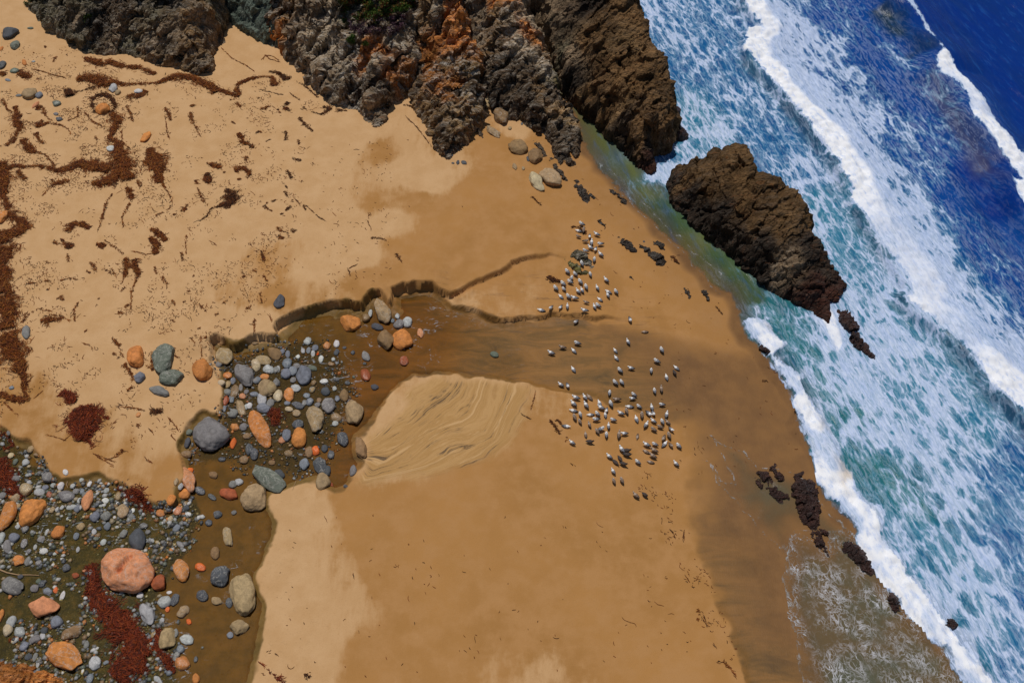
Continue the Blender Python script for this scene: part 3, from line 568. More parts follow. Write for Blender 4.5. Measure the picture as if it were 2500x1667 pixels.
rock("cliff", L('F', [(40,-60,3,'dg'),(55,0,2,'dg'),(75,35,1.9,'dg'),(105,75,1.8,'dg'),(150,103,1.7,'dg'),(200,130,1.7,'dg'),(240,132,1.7,'dk'),(290,126,1.8,'dg'),(340,146,1.7,'br'),(400,160,1.6,'br'),(440,172,1.5,'br'),(484,184,1.4,'br'),(487,160,2.2,'gy'),(480,130,3.4,'gy'),(474,100,4.6,'br'),(478,60,6.5,'gy'),(474,30,8,'br'),(482,0,9,'dg'),(490,-60,11,'dg'),(480,-220,16,'dg'),(250,-240,17,'dg'),(20,-200,9,'dg')]),
    L('F', [(110,20,4,'dg'),(180,70,4,'gy'),(190,20,7,'dg'),(270,90,4.5,'gy'),(280,30,8,'dk'),(235,60,5,'bk'),(350,110,4.2,'gy'),(350,50,8,'dg'),(395,30,7,'bk'),(400,120,4,'gy'),(430,60,8,'br'),(440,130,4.2,'br'),(455,20,10,'gy'),(300,-60,13,'dg'),(150,-60,10,'dg'),(420,-80,14,'dg')]),
    "dark grey-brown cliff face at the top left, its foot wrapped in brown kelp", "cliff", seed=11, zs=.6, amp=.4, white=.30, rust=.12, fac=.85)
rock("cliff_wedge", L('F', [(486,28,3.5,'gy'),(484,65,2.4,'gy'),(484,92,1.9,'gy'),(500,102,1.6,'gy'),(515,108,1.5,'gy'),(522,98,1.7,'gy'),(508,75,2.8,'gy'),(500,50,4,'gy'),(500,10,6,'gy'),(484,0,6,'gy')]), [], "thin grey rock wedge pointing down beside the dark cliff's right edge", "rock", seed=13, zs=.6, amp=.2, fac=.4, white=.3)
rock("cliff", L('F', [(488,-10,3,'gn'),(500,25,1.9,'gn'),(524,48,1.7,'gn'),(565,74,1.7,'gn'),(595,93,1.7,'gn'),(612,104,1.6,'gn'),(640,112,1.6,'gn'),(663,124,1.6,'gn'),(698,146,1.5,'gn'),(690,120,2.6,'gn'),(668,80,4.5,'gn'),(650,40,6.5,'gn'),(640,0,8,'gn'),(650,-120,14,'gn'),(500,-150,14,'gn')]),
    L('F', [(560,40,4,'gn'),(600,60,4.5,'gn'),(620,20,7,'gn'),(560,5,6,'gn'),(640,85,3.5,'gn',.2),(580,-60,11,'gn')]), "green-grey cliff face with smooth rock behind the narrow sand gap", "cliff", seed=17, zs=.6, amp=.35, white=.12, rust=.0, fac=.55, strata=.2)
rock("cliff", cat if False else L('01', [(150,-60,9,'ru',0,1),(160,60,7,'ru',0,1),(200,220,4.4,'og',0,1),(250,320,3,'og',0,1),(300,420,2,'og',0,1),(325,490,1.5,'gy'),(400,540,1.5,'gy'),(500,645,1.4,'gy'),(520,705,1.4,'gy'),(600,790,1.4,'gy'),(690,870,1.3,'gy'),(740,892,1.3,'gy'),(835,905,1.3,'gy'),(935,895,1.3,'dk'),(960,945,1.3,'gy'),(1010,1015,1.2,'gy'),(1040,1052,1.2,'gy'),(1085,1060,1.2,'gy'),(1128,1000,1.4,'gy'),(1150,900,2.0,'dk'),(1190,790,3.2,'gy'),(1290,690,4.0,'gy'),(1345,590,5.2,'ru'),(1362,480,6.6,'gy'),(1392,420,7.4,'gy'),(1372,300,9,'gy'),(1405,130,11,'gy'),(1400,0,12.5,'dk'),(1380,-400,18,'dk'),(200,-420,18,'dk')]),
    L('01', [(330,200,6,'br'),(280,60,8.5,'dk'),(330,380,3.6,'gy',.4),(560,480,4.2,'pl',.5),(450,300,6.5,'gy',.4),(600,600,3.4,'pl',.6),(740,230,9.5,'pl',1),(700,380,7,'pl',.9),(730,760,2.6,'gy',.6),(850,620,4.2,'pl',.9,.2),(950,720,3.4,'gy',.8),(1000,560,5.2,'og',.4,1),(900,480,6,'gy',.8,.4),(1080,650,4.4,'pl',.9,.2),(1110,470,7,'og',.5,1),(1210,400,8.4,'pl',.9,.5),(1230,620,5.4,'og',.3,.9),(1080,800,2.6,'dk',.3),(1000,860,2.2,'dk'),(1050,940,2.2,'gy',.3),(880,850,2.0,'bk'),(1000,350,8.5,'gy',.7),(900,150,10.5,'dg'),(1100,150,11,'dg'),(1260,200,10.5,'gy',.5,.5),(600,100,10,'gy',.6,.3),(450,100,9,'gy',.4,.2),(1050,10,12.5,'dg'),(800,-100,14,'dk'),(480,640,2.2,'gy',.5),(1130,930,2.2,'gy',.2)]),
    "grey cliff face streaked white and rust with green plants on its brow", "cliff", seed=23, zs=.5, amp=.5, white=.65, rust=.42, fac=.95, strata=.7)
rock("rock_ridge", L('01', [(1395,420,5.6,'og',.2,1),(1380,560,4.0,'bk'),(1345,700,2.6,'br'),(1338,790,1.5,'br'),(1380,885,1.3,'br'),(1402,965,1.2,'br'),(1435,988,1.2,'br'),(1440,1010,1.1,'br'),(1480,1095,1.1,'br'),(1540,1200,1.1,'br'),(1562,1280,1.0,'br'),(1620,1298,1.0,'dk'),(1668,1322,1.0,'dk'),(1692,1260,1.3,'dk'),(1712,1190,2.2,'dk'),(1805,1110,2.6,'br'),(1860,1010,3.0,'br'),(1925,920,3.4,'br'),(1925,800,4.0,'dk'),(1905,660,5.6,'br'),(1945,430,7.6,'ru'),(1880,370,8.2,'og'),(1845,280,9.2,'og'),(1800,110,11,'og'),(1790,0,12,'og'),(1790,-400,17,'dk'),(1400,-400,17,'dk'),(1400,0,11,'br'),(1410,200,8.6,'br')]),
    L('01', [(1460,120,10.5,'br',.3,.3),(1600,60,12,'pl',.6,.3),(1700,180,10.5,'og',.3,1),(1560,280,8.2,'dk'),(1760,330,9,'og',.2,1),(1520,440,6.2,'og',.1,1),(1640,400,8.4,'og',.3,.6),(1480,560,4.8,'ru',0,1),(1700,520,7.6,'br',.9,.5),(1560,640,5.4,'ru',.9,.6),(1850,600,6.6,'br',.9,.2),(1700,700,5.6,'ru',.2,1),(1780,770,4.4,'bk'),(1600,780,4.4,'og',.8,.7),(1420,760,2.6,'dk',.2,.3),(1440,900,2.4,'br',.3,.5),(1550,880,3.6,'br',.4,.7),(1700,860,4.6,'ru',.3,.8),(1850,840,4.6,'tn',1,.2),(1560,1000,3.4,'br',.4,.4),(1700,1000,4.0,'tn',.5,.4),(1820,950,3.8,'br',.6),(1600,1130,3.2,'dk',.2),(1690,1130,3.6,'br',.2),(1620,1240,2.4,'dk'),(1560,1150,2.4,'br')]),
    "orange and white banded rock ridge running down to a dark pointed nose", "rock", seed=29, zs=.55, amp=.4, white=.5, rust=.5, fac=.95, strata=.8)
rock("rock_ridge", L('02', [(-260,0,12,'gy'),(-240,-400,17,'dk'),(230,-400,16,'dk'),(250,0,11.5,'pl'),(340,190,9.6,'pl'),(400,250,9,'pl'),(430,400,7.4,'br'),(480,500,6.4,'br'),(545,600,5.4,'gl'),(555,730,4.0,'dk'),(620,830,3.0,'dk'),(680,930,2.2,'dk'),(705,1010,1.8,'tn'),(715,1160,1.0,'dk'),(692,1240,.8,'dk'),(640,1170,.9,'dk'),(598,1110,1.1,'dk'),(604,1225,.9,'dk'),(565,1255,.9,'dk'),(500,1190,.9,'dk'),(420,1045,1.1,'dk'),(382,1072,1.1,'dk'),(290,1010,1.1,'dk'),(215,952,1.2,'dk'),(150,955,1.2,'dk'),(60,900,1.2,'dk'),(0,860,1.3,'bk'),(-110,780,1.6,'bk'),(-115,640,2.6,'dk')]),
    L('02', [(-130,430,5.6,'gy'),(-100,200,8,'gy'),(-180,80,10.5,'gy'),(0,560,4.6,'dk'),(40,420,6.5,'br',.3,.4),(60,200,9,'br',.3,.8),(0,60,11,'og',.2,1),(150,50,11.5,'og',.4,1),(130,200,9.8,'pl',1,.3),(240,300,8.8,'og',.6,1),(200,330,8.2,'pl',1,.2),(330,330,8,'og',.3,1),(270,480,6.8,'pl',.9,.1),(100,700,3.4,'dk'),(200,640,4.4,'dk'),(330,620,5.4,'dk'),(430,560,6,'pl',.7,.3),(300,830,2.9,'dk'),(420,760,4,'br',.2,.3),(500,780,3.8,'dk'),(130,860,1.9,'bk'),(380,960,2.2,'dk'),(520,930,2.8,'br'),(600,900,2.8,'tn',.3),(640,1010,2.2,'tn',.3),(540,1070,2.0,'dk'),(650,1100,1.6,'gy')]),
    "dark brown rock ridge between the orange ridge and the sea channel", "rock", seed=31, zs=.55, amp=.45, white=.35, rust=.3, fac=.8, strata=.4)
rock("headland", L('02', [(220,-420,15,'hb'),(290,0,6,'gy'),(375,200,3.6,'gy'),(412,330,2.6,'gy'),(480,520,1.8,'gy'),(550,665,1.1,'gy'),(600,775,.6,'bk'),(650,850,.1,'bk'),(745,940,0,'bk'),(830,1020,0,'bk'),(900,1092,0,'bk'),(1000,1180,0,'bk'),(1085,1262,0,'bk'),(1170,1345,0,'bk'),(1240,1412,0,'mu'),(1295,1432,0,'mu'),(1335,1385,.1,'mu'),(1330,1280,.5,'mu'),(1310,1200,1.4,'bk'),(1400,1120,3.2,'dk'),(1470,1030,4.4,'hb'),(1478,930,5.2,'hb'),(1492,870,5.6,'hb'),(1502,830,5.8,'hb'),(1462,740,6.4,'hb'),(1462,620,7,'hb'),(1405,480,7.8,'hb'),(1338,360,8.6,'hb'),(1280,200,9.6,'hb'),(1222,100,10.5,'hb'),(1182,0,11.2,'hb'),(1130,-420,15,'hb')]),
    L('02', [(600,100,9,'dk'),(480,200,6.4,'gy'),(520,400,5.2,'dg'),(620,560,4.4,'gy'),(700,760,3.2,'br'),(740,380,7.2,'hb'),(900,200,10,'hb'),(820,60,9.5,'bk'),(1050,60,11,'hb'),(1100,340,9.6,'br'),(980,520,8,'hb',0,.6),(1200,520,8.4,'hb',0,.5),(840,680,5.4,'hb'),(820,900,2.4,'bk'),(930,800,4.6,'hb'),(1060,700,6.8,'hb',0,.4),(1250,720,7.4,'hb',0,.5),(1380,850,6.2,'hb'),(1250,900,6.4,'hb',.1,.5),(1080,900,4.8,'br'),(1000,1050,2.6,'dk'),(1150,1060,4.0,'hb'),(1280,1050,4.8,'hb'),(1130,1210,1.9,'bk'),(1220,1290,1.4,'mu'),(1280,1370,.8,'mu'),(1380,1040,4.8,'hb')]),
    "huge dark brown headland standing in the surf at the top", "headland", seed=37, zs=.68, amp=.4, white=.05, rust=.25, fac=.7, strata=.25, mat=mat_rock)
rock("sea_rock", L('02', [(1470,880,1.0,'mu'),(1530,890,1.2,'mu'),(1560,1020,.8,'mu'),(1612,1080,.7,'mu'),(1600,1140,.2,'mu'),(1540,1165,0,'mu'),(1450,1135,0,'mu'),(1420,1080,.8,'mu'),(1460,1000,1.6,'mu')]), L('02', [(1520,960,1.6,'mu'),(1560,1080,1.3,'mu'),(1480,1080,1.0,'mu')]), "low wine-dark rock ledge at the seaward foot of the headland", "rock", seed=41, amp=.3, fac=.45, mat=mat_wetrock)
rock("sea_stack", L('F', [(1532,430,0,'bk'),(1540,402,.2,'bk'),(1552,380,1.4,'hs'),(1600,356,3.2,'hs'),(1634,352,3.8,'hs'),(1640,341,4.2,'hs'),(1684,347,4.4,'hs'),(1690,333,5.2,'hs'),(1716,335,5.6,'hs'),(1732,365,5.6,'hs'),(1745,392,5.2,'hs'),(1780,410,4.8,'hs'),(1812,426,4.4,'hs'),(1842,448,4.0,'hs'),(1860,480,3.6,'hs'),(1864,520,3.0,'hs'),(1884,562,2.2,'bk'),(1906,600,1.2,'bk'),(1935,650,.4,'mu'),(1936,686,0,'mu'),(1914,688,.2,'mu'),(1892,680,.5,'mu'),(1905,728,.1,'mu'),(1913,752,0,'mu'),(1862,716,0,'mu'),(1800,690,0,'mu'),(1750,655,0,'bk'),(1700,612,0,'bk'),(1650,572,0,'bk'),(1600,530,0,'bk'),(1565,496,0,'bk'),(1538,456,0,'bk')]),
    L('F', [(1590,400,3.4,'hs'),(1640,380,4.4,'hs'),(1700,365,5.8,'hs'),(1690,410,5.4,'hs',0,.55),(1640,430,3.8,'hs'),(1590,450,2.0,'bk'),(1700,460,4.8,'hs',0,.3),(1650,500,2.6,'bk'),(1760,440,5.0,'hs'),(1740,500,4.2,'hs'),(1800,470,4.6,'hs'),(1830,500,3.8,'hs'),(1690,560,1.8,'bk'),(1760,560,3.2,'bk'),(1800,530,3.8,'hs'),(1850,560,3.0,'bk'),(1750,620,1.2,'bk'),(1800,600,2.8,'gy',.2,.1),(1820,650,1.6,'dk'),(1870,620,1.9,'bk'),(1880,680,.9,'mu'),(1860,690,.8,'mu'),(1830,620,2.4,'gy')]),
    "lone dark sea stack with orange patches standing in the surf", "sea stack", seed=43, amp=.45, white=.06, rust=.4, fac=.62, strata=.2, step=.11)

# ---------------------------------------------------------------- low reefs and small rocks
def lowrock(cid, pts, h, label, col='mu', name="reef_rock", catg="reef", mat=None, seed=0, amp=.22, white=.05, inner=None, jag=.34, step=.09, fac=.40, rust=.0):
    p = q(cid, *pts); cx, cy = p.mean(0); p = (p-[cx, cy])*(1.22 if cid in ('33', '23', '13') else 1.1)+[cx, cy]
    gz = lambda a, b: float(max(tz(*at(a, b, .3))[0], 0.0))
    out = [[a, b, gz(a, b)-.08, col] for a, b in p]
    inn = [[cx, cy, gz(cx, cy)+h, col]]
    for a, b in p[::2]: inn.append([a*.55+cx*.45, b*.55+cy*.45, gz(cx, cy)+h*.75, col])
    return rock(name, out, inn, label, catg, step=step, slope=3, amp=amp, fac=fac, white=white, rust=rust, mat=mat or mat_wetrock, seed=seed+100, sc=2.2, strata=.08, jag=jag, sink=.3)
LR = [('33', [(488,-170),(540,-195),(600,-140),(640,-60),(665,40),(662,130),(650,230),(600,240),(540,170),(500,100),(480,0)], .7, "large oval mussel-covered reef in the wash, tallest of the low reefs"),
 ('33', [(590,245),(640,255),(692,330),(730,410),(752,485),(705,440),(650,370),(605,290)], .35, "narrow dark reef trailing below the large oval reef"),
 ('33', [(850,340),(920,350),(1000,400),(1065,470),(1075,500),(1110,560),(1145,620),(1150,672),(1090,620),(1000,540),(920,470),(880,400)], .5, "long dark reef lying against the foam front"),
 ('33', [(1235,760),(1290,770),(1318,830),(1332,900),(1305,942),(1268,890),(1245,820)], .45, "short dark reef half covered by the foam front"),
 ('33', [(670,235),(710,240),(745,300),(735,312),(690,285)], .2, "tiny reef to the right of the large oval reef"),
 ('23', [(170,1180),(230,1190),(270,1240),(300,1310),(250,1305),(200,1250)], .3, "small brown reef, upper one of the pair touching end to end"),
 ('23', [(235,1315),(300,1300),(370,1350),(440,1420),(350,1440),(280,1390)], .35, "small brown reef, lower one of the pair touching end to end"),
 ('23', [(270,1150),(300,1130),(350,1190),(385,1240),(372,1265),(310,1240)], .3, "reddish weed-covered reef right of the touching pair"),
 ('23', [(142,1250),(180,1255),(215,1310),(195,1335),(155,1300)], .2, "small blue-black wet reef left of the touching pair"),
 ('23', [(175,120),(230,130),(268,200),(272,245),(232,235),(200,170)], .4, "dark rock at the upper end of the foam front"),
 ('23', [(465,675),(490,690),(515,745),(482,712)], .15, "small dark rock peeping out of the foam edge"),
 ('13', [(838,1205),(900,1220),(960,1290),(985,1380),(1000,1450),(1025,1500),(980,1500),(935,1470),(920,1400),(870,1330),(855,1270)], .9, "dark red rock in white water below the sea stack"),
 ('23', [(925,60),(1000,40),(1020,110),(1080,185),(1115,250),(1060,212),(990,170),(940,125)], .4, "curved tail of dark red rock trailing seaward in the foam"),
 ('33', [(1700,985),(1760,985),(1810,1040),(1790,1060),(1730,1030)], .3, "small brown rock awash among blue foam near the right edge"),
 ('12', [(955,205),(1000,220),(1060,270),(1105,318),(1105,335),(1045,295),(990,250)], .28, "slim black rock sliver on wet sand beside the green channel"),
 ('12', [(665,142),(710,150),(750,200),(775,240),(802,300),(795,332),(745,292),(705,235),(680,190)], .35, "black elongated rock on the sand below the pale boulders"),
 ('12', [(772,222),(800,240),(842,290),(820,288),(785,252)], .18, "small black rock prong beside the black elongated rock"),
 ('12', [(870,455),(900,452),(930,490),(946,548),(925,545),(895,500)], .25, "slim dark rock alone on sand above the gull flock"),
 ('12', [(1045,605),(1080,602),(1110,630),(1150,660),(1178,735),(1120,712),(1065,660)], .3, "dark weed-topped rock, leftmost of three near the stack"),
 ('12', [(1200,650),(1250,680),(1300,722),(1290,745),(1235,705)], .2, "thin dark rock arm leading into the rounded weedy rock"),
 ('12', [(1300,722),(1370,718),(1400,745),(1430,800),(1422,835),(1385,852),(1320,805),(1295,750)], .35, "rounded weedy rock, largest on the wet sand by the channel"),
 ('12', [(1320,640),(1370,636),(1410,680),(1432,735),(1392,712),(1345,672)], .25, "small dark rock just above the rounded weedy rock"),
 ('12', [(1560,1015),(1610,1030),(1645,1090),(1632,1106),(1580,1070)], .25, "dark oval rock on wet sand, left of the last two by the surf"),
 ('12', [(1722,1050),(1755,1042),(1782,1085),(1802,1132),(1780,1150),(1745,1112)], .3, "dark oval rock on wet sand nearest the foam front"),
 ('12', [(1130,920),(1160,930),(1185,970),(1160,965)], .12, "tiny dark rock alone on sand right of the gulls"),
 ('02', [(500,1262),(560,1250),(600,1240),(640,1290),(680,1340),(692,1385),(640,1370),(600,1330),(575,1375),(535,1330)], .5, "jagged black rock spikes at the foot of the dark brown ridge"),
 ('02', [(450,1290),(500,1300),(560,1380),(600,1440),(628,1495),(590,1480),(540,1420),(490,1350)], .3, "slanting black rock streak beside the tan boulder"),
 ('02', [(330,1135),(380,1170),(420,1215),(440,1290),(420,1290),(390,1230),(350,1190)], .3, "black rock streak above the grey boulders on the sand"),
 ('01', [(1855,1010),(1900,990),(1930,1060),(1950,1142),(1905,1110),(1860,1060)], .5, "jagged dark rock wedge just right of the ridge's nose shadow"),
]
for i, (c_, p_, h_, l_) in enumerate(LR):
    col = 'dk' if c_ in ('02', '01') else ('bk' if c_ == '12' else 'mu')
    lowrock(c_, p_, h_, l_, col, seed=i, name="reef_rock" if c_ not in ('02', '01') else "dark_rock", catg="rock", white=.12 if c_ in ('12', '02') else .03)
lowrock('12', [(648,735),(690,705),(735,705),(775,735),(800,780),(832,832),(805,850),(760,835),(700,790),(655,765)], .55, "mottled outcrop with pale top where several gulls stand", 'dg', name="sand_outcrop", catg="rock", seed=61, white=.5, mat=mat_rock)
lowrock('12', [(598,782),(640,785),(690,820),(745,872),(790,885),(795,910),(735,918),(690,905),(640,850)], .45, "broken olive-black outcrop at the end of the sand scarp", 'gl', name="sand_outcrop", catg="rock", seed=62, white=.35, mat=mat_rock)
lowrock('30', [(-60,1330),(60,1335),(180,1370),(320,1400),(430,1440),(520,1475),(570,1530),(560,1620),(-80,1650)], .6, "reddish-orange rock shelf in the bottom left corner", 'og', name="rock_shelf", catg="rock", seed=63, white=.1, mat=mat_rock, rust=.6)
# ================================================================ STONES
def ico(sub):
    import bmesh
    bm = bmesh.new(); bmesh.ops.create_icosphere(bm, subdivisions=sub, radius=1); V = np.array([v.co[:] for v in bm.verts]); F = np.array([[v.index for v in f.verts] for f in bm.faces]); bm.free(); return V, F
ICO = {k: ico(k) for k in (1, 2, 3, 4, 5)}
def stone_shape(sub, ang, seed, lump=.18):
    V, F = ICO[sub]; V = V.copy(); r_ = np.random.default_rng(seed)
    if ang > 0:                               # flat worn facets
        for _ in range(int(6+10*ang)):
            n = r_.normal(size=3); n /= np.linalg.norm(n); k = r_.uniform(.62, .90)+.1*(1-ang); dd = V@n
            V -= np.outer(np.maximum(dd-k, 0)*(.55+.4*ang), n)
    nz = fbm(V[:, 0]*1.2+seed*3.1, V[:, 1]*1.2, V[:, 2]*1.2, 3, seed); V *= (1+lump*nz)[:, None]
    if sub >= 4: V *= (1+.03*fbm(V[:, 0]*5+seed, V[:, 1]*5, V[:, 2]*5, 3, seed+4)+.05*ang*ridged(V[:, 0]*2.2+seed, V[:, 1]*2.2, V[:, 2]*2.2, 3, seed+8))[:, None]
    return V, F
def stone_mat(name, rough, spec, wetk):
    m = M(name); oi = m.n('ObjectInfo'); co = m.n('TexCoord').outputs[3]; P = m.n('VectorMath', {0: co, 1: oi.outputs['Location']}, operation='ADD').outputs[0]
    a = m.noise(P, 2.6, 6, .65, .6); b = m.noise(P, 22, 4, .75); c2 = m.noise(P, 1.0, 5, .6, 1.5)
    k = m.ma('ADD', .50, m.ma('ADD', m.ma('MULTIPLY', m.ramp(a, .25, .75), .55), m.ma('MULTIPLY', m.ramp(b, .3, .7), .34)))
    col = m.n('VectorMath', {0: oi.outputs['Color'], 1: m.n('CombineXYZ', {0: k, 1: k, 2: k}).outputs[0]}, operation='MULTIPLY').outputs[0]
    vein = m.ma('SUBTRACT', 1.0, m.ma('MULTIPLY', m.ma('ABSOLUTE', m.ma('SUBTRACT', c2, .5)), 45.0), clamp=True)
    on = m.ramp(oi.outputs['Random'], .62, .68)
    col = m.mix(m.ma('MULTIPLY', m.ma('MULTIPLY', vein, on), .5), col, (.55, .52, .46))
    pat = m.ma('MULTIPLY', m.ramp(m.noise(P, 1.4, 5, .6, .8), .52, .70), .45)
    col = m.mix(pat, col, m.mix(.5, col, (.10, .075, .055)))
    nb = m.bump(m.ma('ADD', a, m.ma('MULTIPLY', b, .22)), .45, .12)
    return m.done(m.bsdf(col, rough, nb, spec))
mat_stone = stone_mat("dry_stone", .72, .3, 0); mat_wets = stone_mat("wet_stone", .30, .45, 1)
SHAPES = [stone_shape(3, (0, .3, .15)[i % 3], i, .30) for i in range(7)]+[stone_shape(3, .7, 20+i, .30) for i in range(5)]
SM = [mesh("stone_%d" % i, *s, [mat_stone]) for i, s in enumerate(SHAPES)]; SMW = [mesh("wet_stone_%d" % i, *s, [mat_wets]) for i, s in enumerate(SHAPES)]
SC = dict(grey=(.21, .20, .19), blue=(.20, .215, .245), pale=(.42, .42, .41), white=(.62, .60, .57), dark=(.085, .09, .10), green=(.15, .17, .13), orange=(.60, .225, .055), bright=(.75, .16, .03), tan=(.38, .26, .135), brown=(.26, .155, .07), pink=(.60, .25, .115), red=(.33, .085, .03), cream=(.56, .44, .27))
CN = dict(grey='grey', blue='blue-grey', pale='pale grey', white='whitish', dark='dark grey', green='green-grey', orange='orange', bright='bright red-orange', tan='tan', brown='brown', pink='pink', red='rusty red', cream='cream')
stones = []                                   # (x, y, size, colour, shape word, object)
def stone(cid, cx, cy, a, b, ang, col, angular=False, label=None, big=False, wet=None, rise=.42, hk=.66, name=None):
    p = q(cid, (cx, cy))[0]; k = 1.0 if cid != 'F' else 1/.29762
    s = mpp(p[0], p[1])*(.29762 if cid != 'F' else K)
    x, y, z = (float(v[0]) for v in ground(p[0], p[1], .0)); hh = hk*min(a, b)*s
    x, y = (float(v) for v in at(p[0], p[1], z+hh*(rise-.35)))
    z = float(tz(x, y)[0])
    th = -R(ang); c_, s_ = math.cos(th), math.sin(th)
    ax = np.array([a*s*c_, a*s*s_/.86]); bx = np.array([-b*s*s_, b*s*c_/.86])   # image ellipse laid on the ground
    # symmetric fit: principal axes of the mapped ellipse
    A_ = np.column_stack([ax, bx]); U, Sg, _ = np.linalg.svd(A_); rot = math.atan2(U[1, 0], U[0, 0])
    sc = np.array([Sg[0], Sg[1], hh])
    if big or min(a, b)*(1 if cid != 'F' else 3.6) > 55:
        V, F = stone_shape(5 if min(a, b) > 90 else 4, .85 if angular else .38, len(stones)+300, .24); me = mesh("boulder", V*sc, F, [mat_stone])
        o = link(name or "boulder", me); o.scale = (1, 1, 1)
    else:
        w_ = wet if wet is not None else (random.random() < .22)
        i = (7+random.randrange(5)) if angular else random.randrange(7); o = link(name or ("cobble" if min(a, b) > 24 else "pebble"), (SMW if w_ else SM)[i]); o.scale = sc
    o.location = (x, y, z+hh*rise-.02); o.rotation_euler = (0, 0, rot)
    j = 1+random.uniform(-.12, .12); c = SC[col]; o.color = (c[0]*j, c[1]*j*(1+random.uniform(-.04, .04)), c[2]*j, 1)
    stones.append([p[0], p[1], max(a, b)*(1 if cid != 'F' else 3.6), min(a, b)/max(a, b), col, angular, o, label]); return o
